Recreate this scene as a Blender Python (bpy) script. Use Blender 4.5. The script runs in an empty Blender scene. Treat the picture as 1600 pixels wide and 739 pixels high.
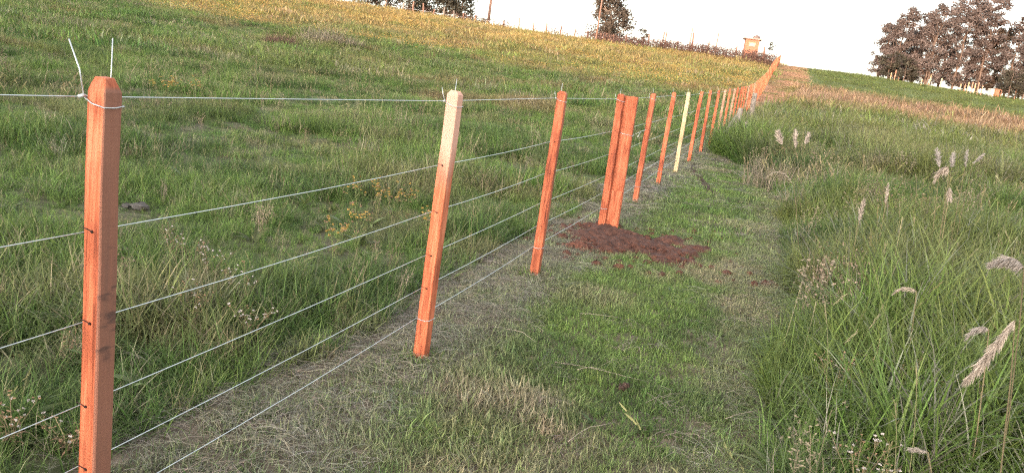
import bpy, math, random
import numpy as np
from mathutils import Vector, Matrix, Quaternion

SC = bpy.context.scene
COL = SC.collection
RNG = np.random.default_rng(11)
random.seed(5)
rad = math.radians

# ------------------------------------------------------------------ camera
W0, H0, FPX = 1600.0, 739.0, 1200.0
CX, CY = 800.0, 369.5
ROLL, PITCH = rad(7.637), rad(10.979)
_f = np.array([0, math.cos(PITCH), -math.sin(PITCH)])
_r0 = np.array([1.0, 0, 0]); _u0 = np.cross(_r0, _f)
CR = math.cos(ROLL) * _r0 + math.sin(ROLL) * _u0
CU = -math.sin(ROLL) * _r0 + math.cos(ROLL) * _u0
CF = _f
cam_d = bpy.data.cameras.new('camera')
cam_d.sensor_width = 36.0
cam_d.lens = FPX / W0 * 36.0
cam_d.clip_start = 0.05
cam_d.clip_end = 3000
cam = bpy.data.objects.new('camera', cam_d); COL.objects.link(cam)
M = Matrix.Identity(4)
for i in range(3):
    M[i][0] = CR[i]; M[i][1] = CU[i]; M[i][2] = -CF[i]
cam.matrix_world = M
SC.camera = cam

# ------------------------------------------------------------------ light
SUN_AZ, SUN_EL = rad(208), rad(5.0)
world = bpy.data.worlds.new('World'); SC.world = world; world.use_nodes = True
wn = world.node_tree.nodes; wl = world.node_tree.links
bg = wn['Background']
sky = wn.new('ShaderNodeTexSky'); sky.sky_type = 'NISHITA'; sky.sun_disc = False
sky.sun_elevation = SUN_EL; sky.sun_rotation = SUN_AZ
sky.air_density = 1.0; sky.dust_density = 4.0; sky.ozone_density = 1.0; sky.altitude = 100
hs = wn.new('ShaderNodeHueSaturation'); hs.inputs['Saturation'].default_value = 0.35
wl.new(sky.outputs[0], hs.inputs['Color']); wl.new(hs.outputs[0], bg.inputs['Color'])
bg.inputs['Strength'].default_value = 0.15
sun_d = bpy.data.lights.new('sun', 'SUN'); sun_d.energy = 0.48; sun_d.angle = rad(0.6)
sun_d.color = (1.0, 0.50, 0.28)
sun = bpy.data.objects.new('sun', sun_d); COL.objects.link(sun)
SDIR = Vector((math.sin(SUN_AZ) * math.cos(SUN_EL), math.cos(SUN_AZ) * math.cos(SUN_EL), math.sin(SUN_EL)))
sun.rotation_euler = SDIR.to_track_quat('Z', 'Y').to_euler()
sun.location = (-20, -40, 30)
SC.view_settings.view_transform = 'Standard'; SC.view_settings.look = 'None'
SC.view_settings.gamma = 1.0; SC.view_settings.use_curve_mapping = False
SC.view_settings.exposure = 3.45
SC.cycles.max_bounces = 5; SC.cycles.diffuse_bounces = 2; SC.cycles.glossy_bounces = 2
SC.cycles.transmission_bounces = 4; SC.cycles.transparent_max_bounces = 8
SC.cycles.use_denoising = False
SC.cycles.sample_clamp_indirect = 4.0
SC.cycles.filter_width = 1.25
SC.cycles.sampling_pattern = 'BLUE_NOISE'

# ------------------------------------------------------------------ helpers
def ray(px, py):
    return CF + (px - CX) / FPX * CR - (py - CY) / FPX * CU

def sstep(a, b, x):
    t = np.clip((np.asarray(x, float) - a) / (b - a), 0, 1)
    return t * t * (3 - 2 * t)

def vnoise(x, y, seed=0):
    x = np.asarray(x, float); y = np.asarray(y, float)
    xi = np.floor(x).astype(np.int64); yi = np.floor(y).astype(np.int64)
    fx = x - xi; fy = y - yi
    fx = fx * fx * (3 - 2 * fx); fy = fy * fy * (3 - 2 * fy)
    def h(a, b):
        n = (a * 374761393 + b * 668265263 + seed * 1442695041) & 0x7fffffff
        n = ((n ^ (n >> 13)) * 1274126177) & 0x7fffffff
        n = (n ^ (n >> 16)) & 0xffff
        return n / 65535.0
    return (h(xi, yi) * (1 - fx) + h(xi + 1, yi) * fx) * (1 - fy) + (h(xi, yi + 1) * (1 - fx) + h(xi + 1, yi + 1) * fx) * fy

def fbm(x, y, seed=0, o=4):
    s = 0; a = 0.5; t = 0
    x = np.asarray(x, float); y = np.asarray(y, float)
    for k in range(o):
        s = s + a * vnoise(x * 2 ** k + 17.3 * k, y * 2 ** k - 9.1 * k, seed + k); t += a; a *= 0.5
    return s / t

# ---- terrain height: measured along the fence, metres below / above the eye
_GR = [0, 3.85, 5.72, 8.15, 9.88, 11.74, 13.7, 15.7, 17.87, 20.3, 24.9, 29.5, 33.3, 37.1, 41.8, 47.2, 53.9, 62.7, 72.9, 88, 117, 140, 170, 220, 800]
_GZ = [-1.58, -1.46, -1.39, -1.33, -1.26, -1.18, -1.11, -1.02, -.92, -.81, -.60, -.36, -.17, .05, .35, .8, 1.4, 2.2, 3.45, 5.1, 7.75, 9.0, 9.6, 9.8, 8]
P0 = np.array([-0.39, 3.83]); DV = np.array([4.34, 13.6]); DV = DV / np.hypot(*DV)
NV = np.array([DV[1], -DV[0]])          # to the right of the fence

def su(x, y):
    x = np.asarray(x, float); y = np.asarray(y, float)
    return (x - P0[0]) * DV[0] + (y - P0[1]) * DV[1], (x - P0[0]) * NV[0] + (y - P0[1]) * NV[1]

def height(x, y, bumps=True):
    x = np.asarray(x, float); y = np.asarray(y, float)
    r = np.hypot(x, y); az = np.degrees(np.arctan2(x, y))
    g = np.interp(r, _GR, _GZ)
    k = np.interp(az, [-180, -90, -40, -12, -2, 6, 18, 23, 32, 50, 90, 180], [0.1, .6, 1.0, 1.05, 1.02, 1.0, 1.0, .97, .86, .75, .5, .1])
    k = np.where(r < 30, 1 + (k - 1) * sstep(6, 30, r), k)
    front = 0.1 + 0.9 * sstep(-30, 25, y)
    z = -1.5 + (g + 1.5) * k * np.where(r < 20, 1, front)
    t = x * SDIR.x / math.cos(SUN_EL) + y * SDIR.y / math.cos(SUN_EL)
    z = z + 16.9 * sstep(10, 125, t)  # unseen hill behind the camera, added to shade the near ground
    if bumps:
        s, u = su(x, y)
        off = sstep(0.5, 3.0, -u) + sstep(2.0, 4.0, u)
        z = z + off * ((fbm(x / 2.2, y / 2.2, 3) - .5) * .14 + (fbm(x / 9, y / 9, 8) - .5) * .35 * sstep(8, 25, r))
        z = z + (fbm(x * 3, y * 3, 5) - .5) * .035
    return z

def hz(x, y):
    return float(height(x, y))

def at(px, py, rmax=160):
    """the point of the ground seen at a pixel of the photograph"""
    d = ray(px, py); n = math.hypot(d[0], d[1])
    rs = np.geomspace(1.2, rmax, 4000)
    p = d[None, :] * (rs / n)[:, None]
    below = p[:, 2] < height(p[:, 0], p[:, 1])
    i = int(np.argmax(below)) if below.any() else len(rs) - 1
    x, y = p[i, 0], p[i, 1]
    return Vector((x, y, hz(x, y)))

def at_r(px, r):
    """ground point at distance r in the direction of column px (at the height of the horizon there)"""
    d = ray(px, 139 + (px - 831) * .134 - 75)
    n = math.hypot(d[0], d[1]); x, y = d[0] / n * r, d[1] / n * r
    return Vector((x, y, hz(x, y)))

def ray_at(px, py, r):
    d = ray(px, py); n = math.hypot(d[0], d[1])
    return Vector(d * (r / n))

# ------------------------------------------------------------------ materials
def new_mat(name):
    m = bpy.data.materials.new(name); m.use_nodes = True
    nt = m.node_tree; nt.nodes.clear()
    return m, nt.nodes, nt.links

def ramp(n, stops):
    r = n.new('ShaderNodeValToRGB')
    el = r.color_ramp.elements
    while len(el) < len(stops): el.new(0.5)
    for e, (p, c) in zip(el, stops):
        e.position = p; e.color = (*c, 1)
    return r

def simple(name, c1, c2=None, scale=20.0, rough=.75, bump=.0, stretch=(1, 1, 1), metal=0.0, detail=5, rnd=0.0):
    m, n, l = new_mat(name)
    out = n.new('ShaderNodeOutputMaterial'); b = n.new('ShaderNodeBsdfPrincipled')
    b.inputs['Roughness'].default_value = rough; b.inputs['Metallic'].default_value = metal
    b.inputs['Specular IOR Level'].default_value = .3
    tc = n.new('ShaderNodeTexCoord'); mp = n.new('ShaderNodeMapping'); mp.inputs['Scale'].default_value = stretch
    nz = n.new('ShaderNodeTexNoise'); nz.inputs['Scale'].default_value = scale; nz.inputs['Detail'].default_value = detail
    l.new(tc.outputs['Object'], mp.inputs['Vector']); l.new(mp.outputs[0], nz.inputs['Vector'])
    c2 = c2 or tuple(v * .6 for v in c1)
    r = ramp(n, [(.3, c2), (.7, c1)])
    l.new(nz.outputs['Fac'], r.inputs[0])
    col = r.outputs[0]
    if rnd:
        oi = n.new('ShaderNodeObjectInfo'); hv = n.new('ShaderNodeHueSaturation')
        mr = n.new('ShaderNodeMapRange'); mr.inputs['To Min'].default_value = 1 - rnd; mr.inputs['To Max'].default_value = 1 + rnd
        l.new(oi.outputs['Random'], mr.inputs[0]); l.new(mr.outputs[0], hv.inputs['Value']); l.new(col, hv.inputs['Color']); col = hv.outputs[0]
    l.new(col, b.inputs['Base Color'])
    if bump:
        bp = n.new('ShaderNodeBump'); bp.inputs['Strength'].default_value = bump; bp.inputs['Distance'].default_value = .01
        l.new(nz.outputs['Fac'], bp.inputs['Height']); l.new(bp.outputs[0], b.inputs['Normal'])
    l.new(b.outputs[0], out.inputs[0])
    return m

def wood(name, stops, pale_top=None, stains_shade=False):
    """sawn hardwood: long grain, knots, saw marks; a pale sapwood end or dark water marks and one painted-shade face where the post has them"""
    m, n, l = new_mat(name)
    out = n.new('ShaderNodeOutputMaterial'); b = n.new('ShaderNodeBsdfPrincipled')
    b.inputs['Roughness'].default_value = .72; b.inputs['Specular IOR Level'].default_value = .25
    tc = n.new('ShaderNodeTexCoord'); oi = n.new('ShaderNodeObjectInfo')
    add = n.new('ShaderNodeVectorMath'); add.operation = 'ADD'
    sc_ = n.new('ShaderNodeVectorMath'); sc_.operation = 'SCALE'; sc_.inputs['Scale'].default_value = 37.0
    cmb = n.new('ShaderNodeCombineXYZ')
    for k in range(3): l.new(oi.outputs['Random'], cmb.inputs[k])
    l.new(cmb.outputs[0], sc_.inputs[0]); l.new(tc.outputs['Object'], add.inputs[0]); l.new(sc_.outputs[0], add.inputs[1])
    def nz(stretch, scale, detail=6, dist=0.0):
        mp = n.new('ShaderNodeMapping'); mp.inputs['Scale'].default_value = stretch
        t = n.new('ShaderNodeTexNoise'); t.inputs['Scale'].default_value = scale; t.inputs['Detail'].default_value = detail
        t.inputs['Distortion'].default_value = dist
        l.new(add.outputs[0], mp.inputs['Vector']); l.new(mp.outputs[0], t.inputs['Vector'])
        return t.outputs['Fac']
    grain = nz((1, 1, .05), 90, 6, .6); big = nz((1, 1, .35), 7, 4); saw = nz((.4, .4, 6), 18, 4)
    mx = n.new('ShaderNodeMath'); mx.operation = 'MULTIPLY_ADD'; mx.inputs[1].default_value = .55
    m2 = n.new('ShaderNodeMath'); m2.operation = 'MULTIPLY'; m2.inputs[1].default_value = .5
    l.new(big, m2.inputs[0]); l.new(grain, mx.inputs[0]); l.new(m2.outputs[0], mx.inputs[2])
    r = ramp(n, stops); l.new(mx.outputs[0], r.inputs[0]); col = r.outputs[0]
    hv = n.new('ShaderNodeHueSaturation'); mr = n.new('ShaderNodeMapRange')
    mr.inputs['To Min'].default_value = .88; mr.inputs['To Max'].default_value = 1.12
    l.new(oi.outputs['Random'], mr.inputs[0]); l.new(mr.outputs[0], hv.inputs['Value']); l.new(col, hv.inputs['Color']); col = hv.outputs[0]
    sep = n.new('ShaderNodeSeparateXYZ'); l.new(tc.outputs['Object'], sep.inputs[0])
    blot = nz((1, 1, .5), 16, 6, .3); rb = ramp(n, [(.38, (.62, .60, .60)), (.55, (1, 1, 1)), (.72, (1.0, 1.06, 1.1))]); l.new(blot, rb.inputs[0])
    crack = nz((1, 1, .022), 150, 2, .2); rc = ramp(n, [(.36, (.30, .27, .25)), (.41, (1, 1, 1))]); l.new(crack, rc.inputs[0])
    for src, fac in ((rb, .7), (rc, .4)):
        mm = n.new('ShaderNodeMix'); mm.data_type = 'RGBA'; mm.blend_type = 'MULTIPLY'; mm.inputs['Factor'].default_value = fac
        l.new(col, mm.inputs['A']); l.new(src.outputs[0], mm.inputs['B']); col = mm.outputs['Result']
    if pale_top:
        z0, z1, pc = pale_top
        mr2 = n.new('ShaderNodeMapRange'); mr2.inputs['From Min'].default_value = z0; mr2.inputs['From Max'].default_value = z1
        ad = n.new('ShaderNodeMath'); ad.operation = 'MULTIPLY_ADD'; ad.inputs[1].default_value = .5
        l.new(big, ad.inputs[0]); l.new(sep.outputs['Z'], ad.inputs[2]); l.new(ad.outputs[0], mr2.inputs[0])
        mixc = n.new('ShaderNodeMix'); mixc.data_type = 'RGBA'
        l.new(mr2.outputs[0], mixc.inputs['Factor']); l.new(col, mixc.inputs['A']); mixc.inputs['B'].default_value = (*pc, 1)
        col = mixc.outputs['Result']
    if stains_shade:
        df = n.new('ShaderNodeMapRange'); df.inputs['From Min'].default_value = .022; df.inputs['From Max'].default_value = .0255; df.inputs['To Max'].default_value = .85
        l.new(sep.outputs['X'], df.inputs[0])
        md = n.new('ShaderNodeMix'); md.data_type = 'RGBA'; md.inputs['B'].default_value = (.20, .095, .065, 1)  # shade of the right-hand face put into the wood colour
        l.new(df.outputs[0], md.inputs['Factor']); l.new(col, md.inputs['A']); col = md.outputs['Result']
        st = nz((3, 3, 7), 5, 3)
        rs = ramp(n, [(.56, (0, 0, 0)), (.68, (1, 1, 1))]); l.new(st, rs.inputs[0])
        zr = n.new('ShaderNodeMapRange'); zr.inputs['From Min'].default_value = .55; zr.inputs['From Max'].default_value = .75
        zr2 = n.new('ShaderNodeMapRange'); zr2.inputs['From Min'].default_value = 1.1; zr2.inputs['From Max'].default_value = 1.0
        xr = n.new('ShaderNodeMapRange'); xr.inputs['From Min'].default_value = .02; xr.inputs['From Max'].default_value = .025
        for q in (zr, zr2): l.new(sep.outputs['Z'], q.inputs[0])
        l.new(sep.outputs['X'], xr.inputs[0])
        a = n.new('ShaderNodeMath'); a.operation = 'MULTIPLY'; l.new(zr.outputs[0], a.inputs[0]); l.new(zr2.outputs[0], a.inputs[1])
        a2 = n.new('ShaderNodeMath'); a2.operation = 'MULTIPLY'; l.new(a.outputs[0], a2.inputs[0]); l.new(xr.outputs[0], a2.inputs[1])
        a3 = n.new('ShaderNodeMath'); a3.operation = 'MULTIPLY'; l.new(a2.outputs[0], a3.inputs[0]); l.new(rs.outputs[0], a3.inputs[1])
        a4 = n.new('ShaderNodeMath'); a4.operation = 'MULTIPLY'; l.new(a3.outputs[0], a4.inputs[0]); a4.inputs[1].default_value = .75
        mixc = n.new('ShaderNodeMix'); mixc.data_type = 'RGBA'
        l.new(a4.outputs[0], mixc.inputs['Factor']); l.new(col, mixc.inputs['A']); mixc.inputs['B'].default_value = (.06, .035, .03, 1)
        col = mixc.outputs['Result']
    l.new(col, b.inputs['Base Color'])
    bp = n.new('ShaderNodeBump'); bp.inputs['Strength'].default_value = .2; bp.inputs['Distance'].default_value = .003
    ad = n.new('ShaderNodeMath'); ad.operation = 'ADD'; l.new(grain, ad.inputs[0]); l.new(saw, ad.inputs[1])
    l.new(ad.outputs[0], bp.inputs['Height']); l.new(bp.outputs[0], b.inputs['Normal'])
    l.new(b.outputs[0], out.inputs[0])
    return m

def blade_mat(name, instanced=True, color=(.1, .15, .04), transl=.36, tipdry=.25, rough=.55, var=.42):
    """grass / leaf: colour of the plant (per clump), slight change blade to blade and towards the dry tip, some light passes through"""
    m, n, l = new_mat(name)
    out = n.new('ShaderNodeOutputMaterial')
    if instanced:
        at_ = n.new('ShaderNodeAttribute'); at_.attribute_type = 'INSTANCER'; at_.attribute_name = 'tint'
        col = at_.outputs['Color']
    else:
        rg = n.new('ShaderNodeRGB'); rg.outputs[0].default_value = (*color, 1); col = rg.outputs[0]
    rv = n.new('ShaderNodeAttribute'); rv.attribute_name = 'rnd'
    vv = n.new('ShaderNodeAttribute'); vv.attribute_name = 'along'
    hv = n.new('ShaderNodeHueSaturation')
    mr = n.new('ShaderNodeMapRange'); mr.inputs['To Min'].default_value = 1 - var; mr.inputs['To Max'].default_value = 1 + var
    l.new(rv.outputs['Fac'], mr.inputs[0]); l.new(mr.outputs[0], hv.inputs['Value']); l.new(col, hv.inputs['Color'])
    sq = n.new('ShaderNodeMath'); sq.operation = 'POWER'; sq.inputs[1].default_value = 4.0; l.new(vv.outputs['Fac'], sq.inputs[0])
    tm = n.new('ShaderNodeMath'); tm.operation = 'MULTIPLY'; tm.inputs[1].default_value = tipdry; l.new(sq.outputs[0], tm.inputs[0])
    mx = n.new('ShaderNodeMix'); mx.data_type = 'RGBA'; mx.inputs['B'].default_value = (.30, .24, .12, 1)
    l.new(tm.outputs[0], mx.inputs['Factor']); l.new(hv.outputs[0], mx.inputs['A'])
    b = n.new('ShaderNodeBsdfPrincipled'); b.inputs['Roughness'].default_value = rough; b.inputs['Specular IOR Level'].default_value = .25
    t = n.new('ShaderNodeBsdfTranslucent'); ms = n.new('ShaderNodeMixShader'); ms.inputs[0].default_value = transl
    l.new(mx.outputs['Result'], b.inputs['Base Color']); l.new(mx.outputs['Result'], t.inputs['Color'])
    l.new(b.outputs[0], ms.inputs[1]); l.new(t.outputs[0], ms.inputs[2]); l.new(ms.outputs[0], out.inputs[0])
    return m

ORANGE = [(.38, (.17, .040, .019)), (.46, (.33, .080, .036)), (.55, (.45, .118, .053)), (.66, (.54, .175, .090))]
MAT = {
    'wood': wood('red_hardwood', ORANGE),
    'wood_stained_shaded': wood('stained_shaded_hardwood', ORANGE, stains_shade=True),
    'wood_paletop': wood('pale_topped_hardwood', ORANGE, pale_top=(1.18, 1.42, (.56, .30, .22))),
    'wood_pale': wood('pale_sapwood', [(.28, (.36, .22, .11)), (.5, (.50, .35, .20)), (.8, (.60, .46, .30))]),
    'wood_dull': wood('dull_sapwood', [(.28, (.24, .12, .075)), (.5, (.36, .19, .125)), (.8, (.44, .27, .18))]),
    'wood_grey': wood('weathered_grey_wood', [(.28, (.11, .09, .07)), (.5, (.21, .175, .145)), (.8, (.31, .265, .225))]),
    'wood_pole': wood('pole_wood', [(.28, (.13, .07, .05)), (.5, (.22, .12, .085)), (.8, (.30, .18, .13))]),
    'wire': simple('galvanised_wire', (.58, .60, .60), (.42, .44, .45), 60, .42, metal=.5),
    'hole': simple('nail_hole', (.03, .015, .01), (.02, .01, .01), 60, .8),
    'soil': simple('red_soil', (.10, .044, .030), (.034, .015, .011), 16, .95, .9, detail=8),
    'clod': simple('red_soil_clod', (.135, .055, .035), (.05, .02, .015), 30, .95, .8, detail=8, rnd=.3),
    'stone': simple('grey_stone', (.075, .068, .062), (.04, .036, .033), 12, .85, .6),
    'dung': simple('brown_clod', (.075, .042, .03), (.03, .017, .013), 60, .9, .8),
    'brick': simple('orange_brick', (.34, .14, .085), (.25, .10, .06), 8, .85, .2),
    'white': simple('white_paint', (.5, .47, .44), (.4, .38, .35), 8, .7),
    'slab': simple('concrete_slab', (.30, .22, .19), (.2, .15, .13), 6, .85, .2),
    'pane': simple('yellowed_shutter', (.40, .34, .20), (.32, .26, .15), 8, .5),
    'tank': simple('dark_tank', (.14, .10, .09), (.09, .07, .06), 8, .6),
    'bark': simple('bark', (.17, .12, .09), (.09, .065, .05), 6, .9, .6, (1, 1, .2)),
    'palebark': simple('pale_bark', (.46, .36, .28), (.24, .18, .15), 5, .85, .5, (1, 1, .25)),
    'grass': blade_mat('grass_blades'),
    'hay': blade_mat('cut_hay', transl=.1, tipdry=.1, rough=.8, var=.35),
    'stalk': blade_mat('dry_stalk', False, (.17, .135, .075), .1, 0, .8),
    'greenstalk': blade_mat('green_stalk', False, (.12, .15, .05), .2, .1, .7),
    'plume': blade_mat('dry_plume', False, (.37, .305, .25), .3, 0, .85, .35),
    'plumegrey': blade_mat('grey_plume', False, (.33, .285, .25), .3, 0, .85, .3),
    'petal': blade_mat('yellow_petal', False, (.44, .28, .08), .3, 0, .7, .35),
    'fluff': blade_mat('white_fluff', False, (.50, .44, .41), .3, 0, .9, .3),
    'brownbract': blade_mat('brown_bract', False, (.26, .16, .10), .15, 0, .9, .35),
    'rustleaf': blade_mat('rust_leaf', False, (.36, .17, .05), .25, 0, .8, .35),
    'gumleaf': blade_mat('gum_leaves', False, (.128, .10, .088), .3, 0, .6, .4),  # lightened to stand in for distance haze
    'darkleaf': blade_mat('dark_leaves', False, (.05, .046, .031), .25, 0, .6, .4),
    'oliveleaf': blade_mat('olive_leaves', False, (.08, .062, .045), .25, 0, .6, .4),
    'hedgeleaf': blade_mat('dry_hedge_leaves', False, (.14, .082, .062), .2, 0, .8, .4),
    'drytuft': blade_mat('dry_tuft', False, (.215, .175, .125), .25, 0, .8, .4),
}

# ------------------------------------------------------------------ mesh building
class MB:
    def __init__(self): self.v = []; self.f = []; self.al = []; self.rn = []
    def add(self, verts, faces, along=None, rnd=None):
        o = len(self.v); self.v += [tuple(p) for p in verts]
        self.f += [tuple(i + o for i in q) for q in faces]
        self.al += list(along) if along is not None else [0.0] * len(verts)
        self.rn += [rnd if rnd is not None else random.random()] * len(verts)
    def tube(self, pts, radii, n=6, cap=True, rnd=None):
        pts = [Vector(p) for p in pts]; k = len(pts)
        if not hasattr(radii, '__len__'): radii = [radii] * k
        up = None; V = []
        for i, p in enumerate(pts):
            d = (pts[min(i + 1, k - 1)] - pts[max(i - 1, 0)]).normalized()
            if up is None:
                up = d.orthogonal().normalized()
            else:
                up = (up - d * up.dot(d)); up = up.normalized() if up.length > 1e-6 else d.orthogonal().normalized()
            s = d.cross(up)
            for j in range(n):
                a = 2 * math.pi * j / n
                V.append(p + (up * math.cos(a) + s * math.sin(a)) * radii[i])
        F = [(i * n + j, i * n + (j + 1) % n, (i + 1) * n + (j + 1) % n, (i + 1) * n + j) for i in range(k - 1) for j in range(n)]
        if cap: F += [tuple(range(n))[::-1], tuple((k - 1) * n + j for j in range(n))]
        self.add(V, F, [i / (k - 1) for i in range(k) for _ in range(n)], rnd)
    def box(self, x0, x1, y0, y1, z0, z1):
        V = [(x, y, z) for z in (z0, z1) for y in (y0, y1) for x in (x0, x1)]
        self.add(V, [(0, 2, 3, 1), (4, 5, 7, 6), (0, 1, 5, 4), (2, 6, 7, 3), (0, 4, 6, 2), (1, 3, 7, 5)])
    def strip(self, pts, width, side, rnd=None, tip=True):
        """a flat blade along pts"""
        k = len(pts); V = []; al = []
        for i, p in enumerate(pts):
            t = i / (k - 1); w = width * (1 - t ** 2.2) * (0.7 + .6 * min(t * 3, .5)) if tip else width
            w = max(w, width * .08)
            V += [Vector(p) - side * w / 2, Vector(p) + side * w / 2]; al += [t, t]
        F = [(2 * i, 2 * i + 1, 2 * i + 3, 2 * i + 2) for i in range(k - 1)]
        self.add(V, F, al, rnd)
    def mesh(self, name, mat, smooth=False):
        me = bpy.data.meshes.new(name); me.from_pydata([tuple(p) for p in self.v], [], self.f)
        a = me.attributes.new('along', 'FLOAT', 'POINT'); a.data.foreach_set('value', np.array(self.al, np.float32))
        a = me.attributes.new('rnd', 'FLOAT', 'POINT'); a.data.foreach_set('value', np.array(self.rn, np.float32))
        if smooth: me.polygons.foreach_set('use_smooth', [True] * len(me.polygons))
        me.materials.append(mat if not isinstance(mat, str) else MAT[mat]); me.update()
        return me
    def build(self, name, mat, parent=None, smooth=False, loc=None):
        o = bpy.data.objects.new(name, self.mesh(name, mat, smooth)); COL.objects.link(o)
        if parent: o.parent = parent
        if loc is not None: o.location = loc
        return o

def tag(o, label, cat, group=None, kind=None):
    if label: o['label'] = label
    if cat: o['category'] = cat
    if group: o['group'] = group
    if kind: o['kind'] = kind
    return o

def empty(name, loc, rz=0.0):
    o = bpy.data.objects.new(name, None); COL.objects.link(o); o.location = loc; o.rotation_euler = (0, 0, rz)
    o.empty_display_size = .2
    return o

# ------------------------------------------------------------------ zones of the ground
def zones(x, y):
    s, u = su(x, y)
    r = np.hypot(x, y); az = np.degrees(np.arctan2(x, y))
    w1 = (fbm(s / 1.2, u / 1.2 + 40, 21) - .5)
    left = -.50 + w1 * .35
    right = np.interp(s, [-4, 0, 4, 6, 9, 12, 15, 30, 45, 70, 110], [1.60, 1.72, 1.84, 1.86, 1.70, 1.2, .25, .25, 2.0, 3.2, 3.6]) + w1 * .5
    mown = (u > left) & (u < right)
    return s, u, r, az, left, right, mown

def ground_colour(x, y):
    """colour of bare soil, thatch and short growth between the plants"""
    s, u, r, az, left, right, mown = zones(x, y)
    n = fbm(x * 2.3, y * 2.3, 31)[..., None]; n2 = fbm(x / 6, y / 6, 37)[..., None]
    soil = np.array([.085, .065, .048]); green = np.array([.060, .085, .028]); straw = np.array([.25, .20, .13])
    gold = np.array([.17, .135, .045]); pink = np.array([.34, .22, .14]); far = np.array([.085, .105, .035])
    c = soil * (1 - n) + green * n
    f = sstep(14, 45, r)[..., None]
    c = c * (1 - f) + (green * (1.1 - .3 * n2) + gold * .25 * n2) * f
    lg = (sstep(48, 75, r) * (u < 0))[..., None]
    c = c * (1 - lg) + (gold * (.65 + .5 * n) + green * .25) * lg
    fr = (sstep(62, 74, r + (fbm(x / 8, y / 8, 71) - .5) * 12) * (u > 4))[..., None]
    c = c * (1 - fr) + far * (.8 + .4 * n) * fr
    m = mown.astype(float)[..., None] * sstep(30, 45, s)[..., None]
    c = c * (1 - m) + (pink * (.8 + .4 * n)) * m
    m = (mown.astype(float) * (1 - sstep(28, 40, s)))[..., None]
    c = c * (1 - m) + (soil * (1.35 - .5 * n) + straw * .22 * n2) * m
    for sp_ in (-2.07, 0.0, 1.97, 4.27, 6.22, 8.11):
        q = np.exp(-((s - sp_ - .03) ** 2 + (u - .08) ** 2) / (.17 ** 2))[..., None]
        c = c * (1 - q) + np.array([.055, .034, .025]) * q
    return c

# ------------------------------------------------------------------ the ground
def make_ground():
    az = np.concatenate([np.radians(np.arange(-58, 58.01, .45)), np.radians(np.arange(62, 300, 4))])
    rr = np.concatenate([[0.02], np.geomspace(.4, 900, 330)])
    A, Rr = np.meshgrid(az, rr); x = np.sin(A) * Rr; y = np.cos(A) * Rr
    z = height(x, y)
    na, nr = len(az), len(rr)
    V = np.stack([x, y, z], -1).reshape(-1, 3)
    i = np.arange(nr - 1)[:, None] * na; j = np.arange(na)[None, :]; j2 = (j + 1) % na
    F = np.stack([i + j, i + j2, i + na + j2, i + na + j], -1).reshape(-1, 4)[:, ::-1]
    me = bpy.data.meshes.new('ground'); me.from_pydata(V.tolist(), [], F.tolist())
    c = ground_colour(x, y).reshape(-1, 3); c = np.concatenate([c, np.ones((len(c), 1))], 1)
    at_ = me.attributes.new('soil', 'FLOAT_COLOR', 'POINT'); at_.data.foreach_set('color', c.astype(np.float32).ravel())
    me.polygons.foreach_set('use_smooth', [True] * len(me.polygons))
    m, n, l = new_mat('ground')
    out = n.new('ShaderNodeOutputMaterial'); b = n.new('ShaderNodeBsdfPrincipled'); b.inputs['Roughness'].default_value = .95
    b.inputs['Specular IOR Level'].default_value = .1
    a = n.new('ShaderNodeAttribute'); a.attribute_name = 'soil'
    tc = n.new('ShaderNodeTexCoord')
    n1 = n.new('ShaderNodeTexNoise'); n1.inputs['Scale'].default_value = 9; n1.inputs['Detail'].default_value = 9
    l.new(tc.outputs['Object'], n1.inputs['Vector'])
    mr = n.new('ShaderNodeMapRange'); mr.inputs['From Min'].default_value = .3; mr.inputs['From Max'].default_value = .7
    mr.inputs['To Min'].default_value = .55; mr.inputs['To Max'].default_value = 1.45
    l.new(n1.outputs['Fac'], mr.inputs[0])
    hv = n.new('ShaderNodeHueSaturation'); l.new(a.outputs['Color'], hv.inputs['Color']); l.new(mr.outputs[0], hv.inputs['Value'])
    l.new(hv.outputs[0], b.inputs['Base Color'])
    bp = n.new('ShaderNodeBump'); bp.inputs['Strength'].default_value = .8; bp.inputs['Distance'].default_value = .03
    l.new(n1.outputs['Fac'], bp.inputs['Height']); l.new(bp.outputs[0], b.inputs['Normal']); l.new(b.outputs[0], out.inputs[0])
    me.materials.append(m); me.update()
    o = bpy.data.objects.new('ground', me); COL.objects.link(o); o['kind'] = 'structure'
make_ground()

# ------------------------------------------------------------------ scattered growth (stuff)
def clump(n, radius, h, hvar, bend, width, segs=3, seed=0, flat=0.0):
    rnd = random.Random(seed); mb = MB()
    for k in range(n):
        a = rnd.uniform(0, 6.283); q = radius * math.sqrt(rnd.random())
        base = Vector((math.cos(a) * q, math.sin(a) * q, -.01))
        L = h * rnd.uniform(1 - hvar, 1 + hvar * .6)
        da = rnd.uniform(0, 6.283); d = Vector((math.cos(da), math.sin(da), 0))
        tilt = abs(rnd.gauss(0, .28)) + flat; bn = bend * rnd.uniform(.2, 1.3)
        pts = [base]; ang = tilt
        for i in range(segs):
            ang += bn / segs
            pts.append(pts[-1] + (d * math.sin(ang) + Vector((0, 0, 1)) * math.cos(ang)) * L / segs)
        sd = Vector((-d.y, d.x, 0)); sd = (sd + d * rnd.uniform(-.8, .8)).normalized()
        mb.strip(pts, width * rnd.uniform(.6, 1.3), sd, rnd.random())
    return mb

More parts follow.
